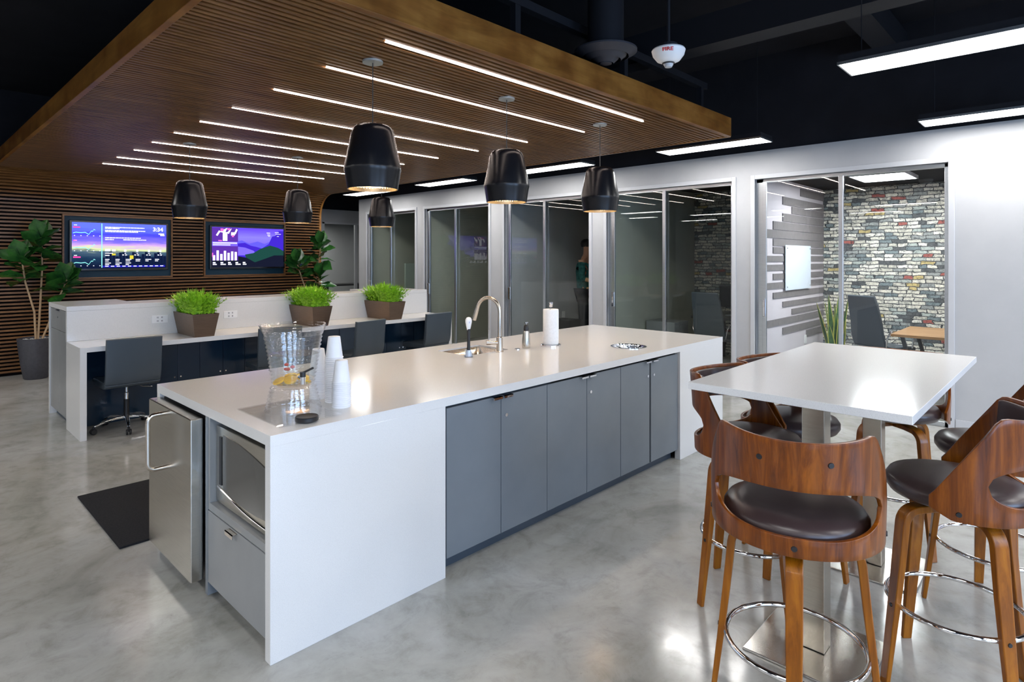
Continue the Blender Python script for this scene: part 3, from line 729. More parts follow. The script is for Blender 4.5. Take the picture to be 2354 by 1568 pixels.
# window with bowed upper and lower edges
g = G(); n = 16; P = []
for i in range(n+1): u = i/n; P.append((IX0+.0285, 2.885-(2.885-2.41)*u, .800-.055*(u**1.8)))
for i in range(n+1): u = 1-i/n; P.append((IX0+.0285, 2.885-(2.885-2.41)*u, .545-.02*math.sin(u*PI*.9)))
g.poly(P); g.build('window', pm('smoked_oven_glass', (.10, .10, .095), .12, .35), dr, off=mw['_o'], solid=.003, solid_off=0)
g = G(); g.box((IX0+.026, 2.905, .56), (IX0+.032, 2.93, .785)); g.build('control_strip', 'black', dr, off=mw['_o'])
g = G(); g.tube([(IX0+.028, 2.955-(.54)*i/14, .545-.045*math.sin(PI*i/14*.55)) for i in range(15)], .004, 6); g.build('trim_line', 'chrome', dr, off=mw['_o'], smooth=True)

G().box((IX0+.10, 2.42, .465), (IX0+.45, 2.94, .475)).build('foot_rail', 'black', mw)
# faucet
fc = thing('faucet', 'tall brushed nickel gooseneck faucet beside the island sink', 'faucet', (3.20, 3.175, HT), rz=0)
dirv = Vector((-.35, .94, 0)).normalized()
g = G(); g.lathe([(.030, 0), (.030, .006), (.025, .010), (.0245, .11), (.020, .115)], n=28); g.build('base', 'nickel', fc, smooth=True)
p = [Vector((0, 0, .10)), Vector((0, 0, .30))]; Rr = .095
for i in range(1, 13):
    t = PI*i/12*.93; p.append(Vector((0, 0, .30))+dirv*(Rr-Rr*math.cos(t))+Vector((0, 0, Rr*1.12*math.sin(t))))
e = p[-1]; tdir = (p[-1]-p[-2]).normalized(); 
g = G(); g.tube(p, .0135, 14); g.build('gooseneck', 'nickel', fc, smooth=True)
g = G(); g.tube([e, e+tdir*.03, e+tdir*.095], .0165, 14, scales=[.9, 1, 1.05]); g.build('spray_head', 'nickel', fc, smooth=True)
g = G(); g.cyl((-.02, 0, .072), .013, .055, 16, (-.8, .6, 0)); g.cyl((-.06, .038, .072), .017, .03, 16, (-.8, .6, 0)); g.tube([(-.07, .045, .075), (-.072, .046, .17)], .004, 8); g.build('lever', 'nickel', fc, smooth=True)
# soap bottle
sb = thing('soap_dispenser', 'small steel soap bottle with black pump top', 'soap dispenser', (3.486, 3.165, HT))
G().lathe([(0, 0), (.031, 0), (.034, .012), (.033, .05), (.026, .12), (.023, .135), (0, .136)], n=28).build('bottle', 'steel', sb, smooth=True)
G().lathe([(.020, .134), (.0215, .150), (.018, .175), (.010, .185), (0, .186)], n=24).build('cap', 'black', sb, smooth=True)
g = G(); g.cyl((0, 0, .185), .006, .014, 10); g.box((-.016, -.006, .196), (.016, .006, .203)); g.build('pump', 'chrome', sb, smooth=True)
# paper towel
pt = thing('paper_towel_holder', 'upright paper towel roll on a chrome stand', 'paper towel', (3.71, 3.10, HT))
G().lathe([(0, 0), (.082, 0), (.082, .010), (.075, .014), (0, .014)], n=40).build('base_plate', 'chrome', pt, smooth=True)
G().lathe([(.018, .016), (.0615, .016), (.063, .03), (.063, .285), (.060, .295), (.018, .295)], n=48).build('paper_roll', 'paper', pt, smooth=True)
G().lathe([(.008, .01), (.008, .31), (.013, .315), (.018, .345), (.018, .352), (0, .354)], n=20).build('rod', 'chrome', pt, smooth=True)
# dish brush standing head up in a clear base
db = thing('dish_brush', 'upright dish brush with white head and black handle by the sink', 'brush', (2.885, 3.175, HT))
G().lathe([(0, 0), (.032, 0), (.034, .02), (.030, .05), (.02, .055), (0, .055)], n=24).build('stand', thinglass('blue_clear_stand', (.75, .82, .92), 1.3, .05), db, smooth=True)
G().lathe([(.022, .004), (.024, .03), (.015, .05), (0, .05)], n=20).build('scrub_pad', 'white', db, smooth=True)
g = G(); g.tube([(0, 0, .05), (.001, 0, .12), (.001, 0, .20)], .013, 12, scales=[1, .85, 1.1]); g.build('handle', 'black', db, smooth=True)
g = G(); g.lathe([(0, 0), (.012, .0), (.020, .03), (.027, .06), (.026, .078), (.016, .092), (0, .096)], (0, 0, .19), 24, sy=.7); g.build('soap_reservoir', 'white', db, smooth=True)
G().lathe([(0, 0), (.010, 0), (.010, .003), (0, .003)], (-.012, -.010, .25), 16, ax=(-.75, -.66, 0)).build('dial', pm('blue_dial', (.05, .1, .6), .4), db)

# drinks dispenser
dc = (1.305, 2.635)
ts = G().box((1.135, 2.415, HT+.0006), (1.43, 2.85, HT+.006)).build('acrylic_tray', 'sheet', bevel=.001)
tag(ts, 'clear acrylic sheet lying under the drinks dispenser', 'tray')
wd = thing('drink_dispenser', 'clear ribbed plastic drinks dispenser on a clear flared stand', 'drink dispenser', (dc[0], dc[1], HT+.006))
def ribbed(r0, z0, r1, z1, n, amp=.0012):
    out = []
    for i in range(n*2+1):
        t = i/(n*2); out.append((r0+(r1-r0)*t+(amp if i % 2 else -amp), z0+(z1-z0)*t))
    return out
def ribshell(prof, th): return prof+[(r-th, z) for r, z in prof[::-1]]
b0 = ribshell(ribbed(.125, 0, .098, .118, 7, .003), .003)
G().lathe(b0, n=56).build('stand', 'acrylic', wd, smooth=True, ang=80)
tp = [(0, .122), (.090, .122)]+ribbed(.093, .128, .128, .345, 12, .0026)+[(.131, .352), (.149, .396), (.146, .396), (.127, .352)]+[(r-.0035, z) for r, z in ribbed(.093, .128, .128, .345, 12, .0026)[::-1]]+[(0, .127)]
G().lathe(tp, n=56).build('reservoir', 'acrylic', wd, smooth=True, ang=80)
G().lathe([(0, .262), (.1095, .262), (.088, .130), (0, .130)], n=48).build('water', 'water', wd, smooth=True)
for i in range(7):
    g = G(); a = i*.9+2.2; rr = .050+.015*(i % 2); th = .004
    g.lathe([(0, 0), (.028, 0), (.029, th), (.028, 2*th), (0, 2*th)], (rr*math.cos(a), rr*math.sin(a), .135+.006*(i % 4)), 20, ax=(math.cos(a)*.5, math.sin(a)*.5, 1))
    g.build('lemon_slice', 'lemon', wd, smooth=True)
for a, rr, z in ((3.9, .085, .225), (4.0, .09, .205), (4.2, .08, .213), (3.7, .06, .20)):
    G().lathe([(0, -.008), (.007, -.005), (.011, 0), (.007, .005), (0, .008)], (rr*math.cos(a), rr*math.sin(a), z), 10).build('berry', 'berry', wd, smooth=True)
ta = math.atan2(-.76, -.10); tx, ty = math.cos(ta), math.sin(ta)
g = G(); g.cyl((tx*.088, ty*.088, .162), .013, .035, 16, (tx, ty, 0)); g.cyl((tx*.122, ty*.122, .140), .011, .035, 14); g.build('tap', 'chrome', wd, smooth=True)
g = G(); g.cyl((tx*.122, ty*.122, .172), .013, .022, 14); g.tube([(tx*.122, ty*.122, .19), (tx*.122+.035, ty*.122-.03, .212)], .005, 8); g.build('tap_lever', 'black', wd, smooth=True)
ld = G().lathe([(0, 0), (.046, 0), (.049, .003), (.049, .017), (.046, .020), (.043, .018), (0, .018)], (1.262, 2.425, HT+.006), 40).build('dispenser_lid', 'black', smooth=True, off=None)
tag(ld, 'small black round lid lying in front of the drinks dispenser', 'lid')
# cups, inverted and nested
def cupmesh():
    return G().lathe([(0, .105), (.027, .105), (.029, .103), (.041, .006), (.0435, .005), (.0445, .002), (.0435, 0), (.041, 0), (.040, .004), (.028, .100), (0, .101)], n=32)
c0 = cupmesh().build('paper_cup', 'cup', smooth=True, ang=50)
def stack(x, y, n, where, first=None):
    for k in range(n):
        o = first if (first is not None and k == 0) else c0.copy()
        if not (first is not None and k == 0): C.objects.link(o)
        o.location = (x+random.uniform(-.0008, .0008), y+random.uniform(-.0008, .0008), HT+k*.009)
        top = k == n-1
        tag(o, ('upturned white cup on top of the %s cup stack' if top else 'white cup nested within the %s cup stack') % where, 'cup', 'cups in the %s stack' % where)
stack(1.535, 2.675, 25, 'tall middle', c0)
stack(1.505, 2.555, 14, 'shorter front')
stack(1.52, 2.80, 17, 'rear half-hidden')

# floor mat
mt_ = G().box((.905, 3.875, 0), (2.75, 4.92, .012)).build('floor_mat', 'matrub', bevel=.004)
tag(mt_, 'black rubber floor mat on concrete behind the island', 'mat')

# ------------------------------------------------------------------ bar table
bt = thing('bar_table', 'tall white bar table on two square steel pedestals', 'table', (3.16, .80, 0), world=True)
G().box((2.338, .403, 1.070), (3.985, 1.202, 1.10)).build('tabletop', 'quartz', bt, bevel=.0015)
for x in (2.675, 3.63):
    cl_ = G().box((x-.043, .757, .012), (x+.043, .843, 1.070)).build('column', 'steel', bt, bevel=.002)
    G().box((x-.22, .58, 0), (x+.22, 1.02, .010)).build('base_plate', 'steelh', bt, bevel=.003)
    G().box((x-.15, .65, 1.060), (x+.15, .95, 1.070)).build('mounting_plate', 'blackmetal', bt)

# ------------------------------------------------------------------ bar stools
def shellpt(th, z):
    """th: angle from the back (radians), back direction = -Y local"""
    t = (z-.70)/.38
    lean = .035*max(0, t)**1.5
    rx = .262+.004*math.sin(t*PI)-.012*max(0, t-.4); ry = .245
    x = rx*math.sin(th); y = -ry*math.cos(th)-lean*max(0, math.cos(th))
    return Vector((x, y, z))
TH_H, TH_F = R(66), R(104)
def zt_(th):
    a = abs(th)
    z = 1.085 - .022*math.cos(th*1.2) - .012*max(0, (a-R(55))/R(7))**2
    if a > R(62):
        u = (a-R(62))/(TH_F-R(62)); z = 1.067-.29*(u**.95)
    return z
def zb_(th):
    a = abs(th)/TH_F; return .700+.012*(a**2)+(.03*max(0, a-.85)/.15 if a > .85 else 0)
def hole(th):
    a = abs(th)/TH_H
    if a >= 1: return None
    k = (1-a**3.2)**.45
    zc = .845; return zc-.085*k, zc+.064*k
def patch(rows_lo, rows_hi, N_=56, inner=0.0, only=None, thmax=TH_F):
    g = G(); cols = []
    ths = sorted(set([-thmax+2*thmax*i/N_ for i in range(N_+1)]+([TH_H, -TH_H] if thmax > TH_H else [])))
    for th in ths:
        h = hole(th); zb, zt = zb_(th), zt_(th)
        zt = max(zt, zb+.04)
        if h is None: zc = min(.845, (zb+zt)/2); zl = zu = zc
        else: zl, zu = h
        lo = [zb+(zl-zb)*i/max(1, rows_lo) for i in range(rows_lo+1)]; hi = [zu+(zt-zu)*i/rows_hi for i in range(rows_hi+1)]
        if only == 'hi': hi = [zu+.012+(zt-.012-zu-.012)*i/rows_hi for i in range(rows_hi+1)]
        def P(z):
            q = shellpt(th, z); nrm = Vector((math.sin(th), -math.cos(th), 0)); return q-nrm*inner
        cols.append((None if only == 'hi' else [g.bm.verts.new(P(z)) for z in lo], [g.bm.verts.new(P(z)) for z in hi]))
    for A, B in zip(cols, cols[1:]):
        for k in (0, 1):
            if A[k] is None: continue
            for i in range(len(A[k])-1): g.bm.faces.new((A[k][i], B[k][i], B[k][i+1], A[k][i+1]))
    bmesh.ops.remove_doubles(g.bm, verts=g.bm.verts, dist=1e-5)
    return g
def make_stool(loc, seat_rz, leg_rz, label):
    t = thing('bar_stool', label, 'stool', loc, 0, 'walnut and leather bar stools round the tall table')
    # seat assembly parts carry their own yaw because the seats swivel on the legs
    sh = patch(3, 8).build('back_shell', 'stoolwood', t, smooth=True, solid=.013, solid_off=0, bevel=.003, ang=60)
    pad = patch(0, 5, 40, .018, 'hi', R(60)).build('back_pad', 'leather', t, smooth=True, solid=.016, solid_off=0, bevel=.006, seg=3, ang=60)
    st = G().lathe([(0, .712), (.19, .712), (.215, .72), (.228, .740), (.228, .762), (.215, .782), (.17, .793), (.09, .798), (0, .799)], n=48, sy=1.0)
    st = st.build('seat', 'leather', t, smooth=True, ang=80)
    for th, z in ((-R(22), 1.0), (R(22), 1.0), (-R(84), .735), (R(84), .735), (0, .728)):
        p = shellpt(th, z); nrm = Vector((math.sin(th), -math.cos(th), 0)).normalized()
        G().lathe([(0, .010), (.008, .010), (.0095, .006), (.0095, -.002)], p, 14, ax=nrm).build('bolt', 'black', sh, smooth=True)
    for o in (sh, pad, st): o.rotation_euler = (0, 0, seat_rz)
    sw = G().cyl((0, 0, .690), .09, .022, 24).build('swivel_plate', 'blackmetal', t, smooth=True)
    for k in range(4):
        path = [(0.012, 0, .672), (.10, 0, .672), (.145, 0, .668)]
        for i in range(1, 7):
            a = R(90*i/6*.93); path.append((.145+.058*math.sin(a), 0, .668-.062*(1-math.cos(a))))
        path += [(.219, 0, .45), (.238, 0, .28), (.272, 0, .0)]
        g = G(); n = len(path)
        sc = [(1.0, 1.0)]*n; sc[-1] = (.62, .72); sc[-2] = (.85, .88); sc[-3] = (.95, .97)
        g.sweep(path, [(-.0135, -.026), (.0135, -.026), (.0135, .026), (-.0135, .026)], up=(0, 0, 1), scales=sc)
        lg = g.build('leg', 'legwood', t, smooth=True, bevel=.003, ang=35)
        lg.rotation_euler = (0, 0, leg_rz+k*PI/2)
        G().lathe([(0, .004), (.007, .004), (.008, 0)], (.246, 0, .30), 12, ax=(1, 0, 0)).build('bolt', 'black', lg, smooth=True)
    G().torus((0, 0, .30), .222, .0095, 56, 10).build('footrest_ring', 'chrome', t, smooth=True)
    return t
stools = [
    ((2.167, .719), 198.4, 18.4, 'walnut bar stool nearest the viewer, back turned, at the table end'),
    ((2.865, 1.15), 86, 58.7, 'walnut bar stool tucked in on the island side, nearer one'),
    ((3.345, 1.12), 86, 83, 'walnut bar stool tucked in on the island side, farther one'),
    ((2.824, .352), 274, 45, 'walnut bar stool at right front with its side turned to view'),
    ((3.52, .29), 272, 18, 'walnut bar stool at the right edge behind the front one'),
    ((4.02, .79), 0, 53, 'walnut bar stool at the far table end, mostly hidden'),
]
first = None
for (x, y), bd, lg, lb in stools:
    srz = R(bd+90)
    if first is None:
        first = make_stool((x, y, 0), srz, R(lg), lb)
    else:
        o = dup(first, (x, y, 0), 0, lb); k = 0
        for ch in o.children:
            if ch.name.startswith('leg'): ch.rotation_euler = (0, 0, R(lg)+k*PI/2); k += 1
            elif ch.name.startswith(('back', 'seat')): ch.rotation_euler = (0, 0, srz)

# ------------------------------------------------------------------ workstation
WX0, WX1, WY0, WYP, ZD_, ZP = 1.196, 5.495, 6.396, 6.955, .826, 1.160
dk = thing('work_counter', 'long white work counter with end panels and dark storage beneath', 'desk', (WX0, WY0, 0), world=True)
G().box((WX0, WY0, ZD_-.045), (WX1, WYP+.02, ZD_)).build('worktop', 'quartz', dk, bevel=.0015)
for a in (WX0, WX1-.05): G().box((a, WY0, 0), (a+.05, WYP+.02, ZD_-.045)).build('end_panel', 'quartz', dk, bevel=.0015)
g = G(); g.box((WX0+.05, 6.93, 0), (WX1-.05, 6.95, ZD_-.046)); g.build('modesty_panel', 'navygloss', dk)
xs = [1.93, 2.14, 2.36, 2.60, 2.84, 3.08, 3.32, 3.56, 3.80, 4.04, 4.28, 4.52, 4.76, 5.0, 5.22, 5.44]
for i in range(len(xs)-1):
    d_ = G().box((xs[i]+.002, 6.905, .33), (xs[i+1]-.002, 6.928, ZD_-.05)).build('cupboard_door', 'navygloss', dk, bevel=.0012)
    lx = xs[i+1]-.03 if i % 2 == 0 else xs[i]+.03
    G().cyl((lx, 6.905, .37), .008, .005, 12, (0, -1, 0)).build('lock', 'chrome', d_, off=dk['_o'])
up = thing('storage_divider', 'raised white quartz divider with grey end cupboard behind the work counter', 'divider', (WX0, WYP+.02, 0), world=True)
g = G().prism([(WX0, WYP), (WX1, WYP), (WX1, 7.845), (4.76, 7.845), (4.76, 7.42), (1.80, 7.42), (1.80, 7.845), (WX0, 7.845)], [], ZP-.045, ZP)
g.build('top', 'quartz', up, bevel=.0015)
G().box((WX0+.001, WYP, ZD_+.001), (WX1, WYP+.045, ZP-.046)).build('front_panel', 'quartz', up)
g = G(); g.box((WX0, 7.80, 0), (1.80, 7.845, ZP-.046)); g.box((4.76, 7.80, 0), (WX1, 7.845, ZP-.046)); g.box((1.80, 7.38, 0), (4.76, 7.42, ZP-.046)); g.box((WX1-.045, WYP+.046, 0), (WX1, 7.80, ZP-.046)); g.build('back_panel', 'quartz', up)
g = G(); g.box((WX0+.03, WYP+.05, .08), (1.75, 7.79, ZP-.05)); g.build('carcass', 'toekick', up)
dr = G().box((WX0+.008, WYP+.025, .905), (WX0+.028, 7.795, ZP-.052)).build('drawer', 'greyface', up, bevel=.0015)
G().box((WX0-.004, 7.35, ZP-.062), (WX0+.01, 7.47, ZP-.054)).build('edge_pull', 'black', dr, off=up['_o'])
G().cyl((WX0+.008, 7.40, 1.03), .009, .006, 12, (-1, 0, 0)).build('lock', 'chrome', dr, off=up['_o'])
for a, b in ((WYP+.025, 7.368), (7.373, 7.795)): G().box((WX0+.008, a, .085), (WX0+.028, b, .90)).build('cupboard_door', 'greyface', up, bevel=.0015)
G().box((WX0+.06, WYP+.025, 0), (WX0+.08, 7.795, .08)).build('plinth', 'toekick', up)
# outlets
oc = thing('power_outlet', 'white double outlet on the divider left of the first planter', 'outlet', (1.985, WYP, .985), group='outlets on the white divider')
G().box((-.075, -.006, -.04), (.075, 0, .04)).build('cover_plate', 'white', oc, bevel=.002)
g = G()
for x in (-.02, .02):
    for z in (-.018, .018): g.box((x-.006, -.008, z-.008), (x-.003, -.005, z+.008)); g.box((x+.003, -.008, z-.008), (x+.006, -.005, z+.008))
g.build('sockets', 'black', oc)
dup(oc, (2.70, WYP, .985), 0, 'white double outlet on the divider right of the first planter')

# planters with fern
def fern_mesh(w, d, seed, n=620):
    rnd = random.Random(seed); g = G()
    for i in range(n):
        bx, by = rnd.uniform(-w*.46, w*.46), rnd.uniform(-d*.46, d*.46)
        ox = bx/(w*.5); oy = by/(d*.5)
        az = math.atan2(oy+rnd.uniform(-.7, .7), ox*.9+rnd.uniform(-.7, .7))
        L = rnd.uniform(.15, .27)*(1.05-.25*(abs(ox)+abs(oy))/2); lean = rnd.uniform(.2, .75)*(.45+.6*max(abs(ox), abs(oy)))
        dx_, dy_ = math.cos(az), math.sin(az); px, py = -dy_, dx_
        pts = []
        for k in range(5):
            u = k/4; out = L*lean*u**1.4; hh = L*(u-.42*lean*u*u)
            pts.append(Vector((bx+dx_*out, by+dy_*out, hh)))
        # frond: thin stem strip + leaflets
        for k in range(1, 5):
            c = pts[k]; q = pts[k-1]; wdt = (.026 if k < 4 else .015)*rnd.uniform(.7, 1.3)
            for sgn in (-1, 1):
                tip = c+Vector((px*sgn*wdt, py*sgn*wdt, rnd.uniform(.0, .012)))
                md = (q+c)/2
                g.poly([md, c, tip])
        g.poly([pts[-1]+Vector((px*.004, py*.004, 0)), pts[-1]-Vector((px*.004, py*.004, 0)), pts[-1]+(pts[-1]-pts[-2])*.8])
    return g
def planter(x, y, label, seed):
    t = thing('fern_planter', label, 'planter', (x, y, ZD_), group='fern planters on the work counter')
    bw, bd, tw, td, h = .185, .50, .255, .585, .232
    g = G()
    def ring(w, d, z): return [g.bm.verts.new(p) for p in ((-w/2, -d/2, z), (w/2, -d/2, z), (w/2, d/2, z), (-w/2, d/2, z))]
    a, b, c, d = ring(bw, bd, 0), ring(tw, td, h), ring(tw-.016, td-.016, h), ring(tw-.03, td-.03, h-.03)
    for A, B in ((a, b), (b, c), (c, d)):
        for i in range(4): j = (i+1) % 4; g.bm.faces.new((A[i], A[j], B[j], B[i]))
    g.bm.faces.new(a[::-1]); g.bm.faces.new(d)
    g.build('box', 'planter', t)
    f = fern_mesh(tw-.03, td-.03, seed).build('foliage', 'fern', t, norm=False); f.location = (0, 0, h-.025)
    return t
planter(2.24, 6.672, 'bronze planter of lime green fern, left one of three', 3)
planter(3.515, 6.672, 'bronze planter of lime green fern, middle, behind the drinks dispenser', 4)
planter(4.565, 6.672, 'bronze planter of lime green fern, right one of three', 5)

# ------------------------------------------------------------------ office chairs
def make_task_chair(loc, rz, label, hz=0):
    t = thing('task_chair', label, 'chair', loc, rz, 'slate armless task chairs at the work counter')
    # local: sitter faces +Y, back at -Y
    def cushion(path, w, th):
        g = G(); prof = [(th*math.sin(2*PI*i/12)*.5, w/2 if False else 0) for i in range(12)]
        return g
    P = [(0, .21, .45), (0, .10, .455), (0, -.05, .452), (0, -.17, .455), (0, -.215, .48), (0, -.24, .54), (0, -.252, .65), (0, -.262, .76), (0, -.275, .885)]
    import itertools
    def slab(P, w, th, r=.015):
        g = G(); hw = w/2
        prof = [(-th/2, -hw+r), (-th/2+.004, -hw+.004), (0, -hw), (th/2-.004, -hw+.004), (th/2, -hw+r), (th/2, hw-r), (th/2-.004, hw-.004), (0, hw), (-th/2+.004, hw-.004), (-th/2, hw-r)]
        g.sweep(P, prof, up=(0, 0, 1)); return g
    # smooth path
    def cat(P, n=4):
        P = [Vector(p) for p in P]; out = []
        for i in range(len(P)-1):
            p0, p1, p2, p3 = P[max(i-1, 0)], P[i], P[i+1], P[min(i+2, len(P)-1)]
            for k in range(n):
                u = k/n; out.append(.5*((2*p1)+(-p0+p2)*u+(2*p0-5*p1+4*p2-p3)*u*u+(-p0+3*p1-3*p2+p3)*u**3))
        out.append(P[-1]); return out
    Q = cat(P); sp = 17
    slab(Q[:sp], .455, .065).build('seat', 'chairgrey', t, smooth=True, ang=60, bevel=.004)
    slab(Q[sp-1:], .455, .05).build('backrest', 'chairgrey', t, smooth=True, ang=60, bevel=.004)
    G().cyl((0, 0, .11), .024, .17, 20).build('gas_lift', 'black', t, smooth=True)
    g = G(); g.lathe([(.018, .15), (.018, .34), (.012, .345), (.012, .42)], n=20); g.build('lift_tube', 'chrome', t, smooth=True)
    G().box((-.07, -.09, .405), (.07, .09, .43)).build('tilt_mechanism', 'black', t, bevel=.005)
    g = G(); g.tube([(.07, 0, .41), (.13, -.03, .385), (.21, -.03, .37)], .005, 8); g.build('lever', 'chrome', t, smooth=True)
    for k in range(5):
        a = R(-100+72*k); c, s_ = math.cos(a), math.sin(a)
        g = G(); g.sweep([(c*r, s_*r, z) for r, z in ((.02, .115), (.10, .112), (.20, .095), (.27, .072))], [(-.010, -.017), (.006, -.017), (.011, -.010), (.011, .010), (.006, .017), (-.010, .017)], scales=[1.2, 1, .85, .7])
        lg = g.build('base_arm', 'chrome', t, smooth=True, bevel=.002)
        g = G()
        for s2 in (-1, 1): g.lathe([(0, -.009), (.022, -.009), (.027, -.004), (.027, .004), (.022, .009), (0, .009)], (c*.275-s_*.013*s2, s_*.275+c*.013*s2, .027), 20, ax=(-s_, c, 0))
        g.lathe([(.010, .03), (.010, .07)], (c*.272, s_*.272, 0), 10); g.build('caster', 'black', lg, smooth=True)
    return t
c1 = make_task_chair((1.60, 6.60, 0), 0, 'slate task chair at left, fully seen with chrome five-star base')
for (x, y, rz, dz, lb) in ((2.95, 6.44, R(-8), .0, 'slate task chair partly hidden behind the drinks dispenser'), (3.93, 6.36, R(10), .0, 'slate task chair above the paper cups, between middle and right planters'),
                       (5.11, 6.50, R(3), .0, 'slate task chair at the right end of the work counter')):
    dup(c1, (x, y, dz), rz, lb)

# ------------------------------------------------------------------ fiddle-leaf figs
def leafgeo(g, base, direction, up, L, W, droop):
    d = Vector(direction).normalized(); s_ = d.cross(Vector(up)).normalized(); u = s_.cross(d).normalized()
    n = 7; ws = [.05, .42, .72, .80, 1.0, .85, .42, .02]; rows = []
    for i in range(n+1):
        t = i/n; c = Vector(base)+d*(L*t)-Vector((0, 0, 1))*droop*L*t*t+u*(.0)
        w = W*.5*ws[i]; cup = .18*w+.05*w*math.sin(i*2.1)
        rows.append([g.bm.verts.new(c+s_*w+u*cup), g.bm.verts.new(c+s_*w*.5+u*cup*.35), g.bm.verts.new(c), g.bm.verts.new(c-s_*w*.5+u*cup*.35), g.bm.verts.new(c-s_*w+u*cup)])
    for A, B in zip(rows, rows[1:]):
        for k in range(4): g.bm.faces.new((A[k], A[k+1], B[k+1], B[k]))
def fig(x, y, label, stems, seed, nl, toward=(-.69, -.72)):
    rnd = random.Random(seed)
    t = thing('fiddle_leaf_fig', label, 'potted plant', (x, y, 0), group='fiddle-leaf figs by the television wall')
    G().lathe([(0, 0), (.125, 0), (.135, .01), (.17, .22), (.195, .44), (.205, .545), (.195, .548), (.188, .50), (0, .50)], n=40).build('pot', 'pot', t, smooth=True)
    g = G()
    for i in range(150):
        a, r = rnd.uniform(0, 2*PI), .175*math.sqrt(rnd.random()); q = rnd.uniform(.010, .02)
        g.lathe([(0, -q*.6), (q, 0), (0, q*.6)], (r*math.cos(a), r*math.sin(a), .512+rnd.uniform(0, .016)), 6)
    tag(g.build('pebbles', 'pebble', t, smooth=True), kind='stuff')
    fo = G()
    for path in stems:
        G().tube(path, .014, 8, scales=[1, .9, .75, .55][:len(path)]).build('stem', 'stem', t, smooth=True)
        P = [Vector(p) for p in path]; top = P[-1]; m = nl
        for i in range(m):
            u = i/m; base = P[-2].lerp(top, u) if len(P) > 2 else P[0].lerp(top, u)
            a = i*2.4+seed; el = .15+.75*u*u+rnd.uniform(-.2, .3)
            d = Vector((math.cos(a), math.sin(a), el)); rl = rnd.uniform(-1.0, 1.0)
            leafgeo(fo, base, d, (math.cos(a+1.57)*rl, math.sin(a+1.57)*rl, 1), rnd.uniform(.27, .38)*(1-.2*u), rnd.uniform(.19, .26), rnd.uniform(.1, .5)*(1-u))
        for k in range(4):
            a = k*1.7+seed; leafgeo(fo, top, (math.cos(a)*.4, math.sin(a)*.4, 1), (math.cos(a+.8), math.sin(a+.8), .1), .27, .20, 0)
    fo.build('foliage', 'figleaf', t, smooth=True, norm=False)
    return t
fig(1.42, 10.22, 'tall fiddle-leaf fig in a charcoal pot left of the televisions', [[(0, 0, .5), (-.02, -.02, .9), (-.12, -.06, 1.30), (-.16, -.08, 1.62)], [(.02, 0, .5), (.05, .02, 1.0), (.07, .02, 1.5), (.06, .0, 1.9)], [(.06, 0, .5), (.16, .02, .78), (.26, .0, 1.1), (.34, 0, 1.32)]], 2, 13)
fig(5.40, 10.15, 'darker fiddle-leaf fig right of the televisions behind the divider', [[(0, 0, .5), (.02, 0, 1.0), (.10, -.02, 1.5), (.14, -.02, 1.88)], [(-.03, 0, .5), (-.10, 0, .95), (-.22, .02, 1.3), (-.30, .02, 1.55)], [(0, -.03, .5), (.0, -.08, .8), (.05, -.12, 1.05), (.06, -.12, 1.3)]], 5, 13)

# ------------------------------------------------------------------ brick-papered office
yp = 2.82
planks = [(9.12, 2.60, 2.46+.15), ]
rows = [(8.73, 2.52, .13), (8.39, 2.30, .11), (8.05, 2.365, .13), (8.05, 2.18, .12), (7.72, 2.06, .13), (7.39, 1.943, .13), (7.72, 1.845, .11), (7.72, 1.735, .09), (7.285, 1.622, .085), (7.39, 1.505, .08), (7.72, 1.39, .08),
        (7.39, 1.275, .08), (7.72, 1.143, .075), (8.05, 1.018, .07), (8.39, .908, .07), (7.39, .805, .09), (8.05, .675, .085), (8.92, .56, .10)]
pw = thing('acoustic_planks', 'grey plank strips stepping across the lilac wall behind the glass', 'wall panel', (8.5, yp, .5), world=True)
rows = [(8.73, 2.526, .10), (8.052, 2.368, .10), (8.389, 2.26, .09), (8.052, 2.150, .10), (7.719, 2.035, .10), (7.393, 1.925, .10), (7.719, 1.820, .085), (7.719, 1.720, .075), (7.285, 1.612, .070), (7.393, 1.500, .070),
        (7.719, 1.385, .070), (7.393, 1.270, .075), (7.719, 1.145, .072), (8.052, 1.018, .065), (8.389, .905, .065), (7.393, .800, .08), (8.052, .672, .08), (8.97, .560, .085)]
for xa, zc, h in rows:
    h -= .012
    G().box((xa, yp-.012, zc-h/2-.008), (XB-.002, yp, zc+h/2+.008)).build('plank', 'plank', pw)
po = thing('glass_board', 'pale frosted glass board mounted over the grey wall planks', 'board', (8.58, yp-.03, 1.19), world=True)
G().box((8.083, yp-.034, 1.197), (9.076, yp-.026, 1.79)).build('panel', 'poster', po, bevel=.002)
for x in (8.13, 9.03):
    for z in (1.24, 1.75): G().cyl((x, yp-.013, z), .010, .028, 12, (0, -1, 0)).build('standoff', 'chrome', po)
ol = G().box((8.90, yp-.010, .42), (8.98, yp, .54)).build('wall_outlet', 'white', bevel=.002); tag(ol, 'white outlet plate low on the lilac wall by the snake plant', 'outlet')
ro = thing('ceiling_light', 'square white ceiling light inside the brick-papered office', 'light', (8.40, 1.75, 2.60))
G().box((-.36, -.28, 0), (.36, .28, .008)).build('diffuser', em('office_panel_glow', (.95, .97, 1), 42), ro)
g = G(); g.box((-.375, -.295, -.003), (-.36, .295, .038)); g.box((.36, -.295, -.003), (.375, .295, .038)); g.box((-.36, -.295, -.003), (.36, -.28, .038)); g.box((-.36, .28, -.003), (.36, .295, .038)); g.build('frame', 'frame', ro)
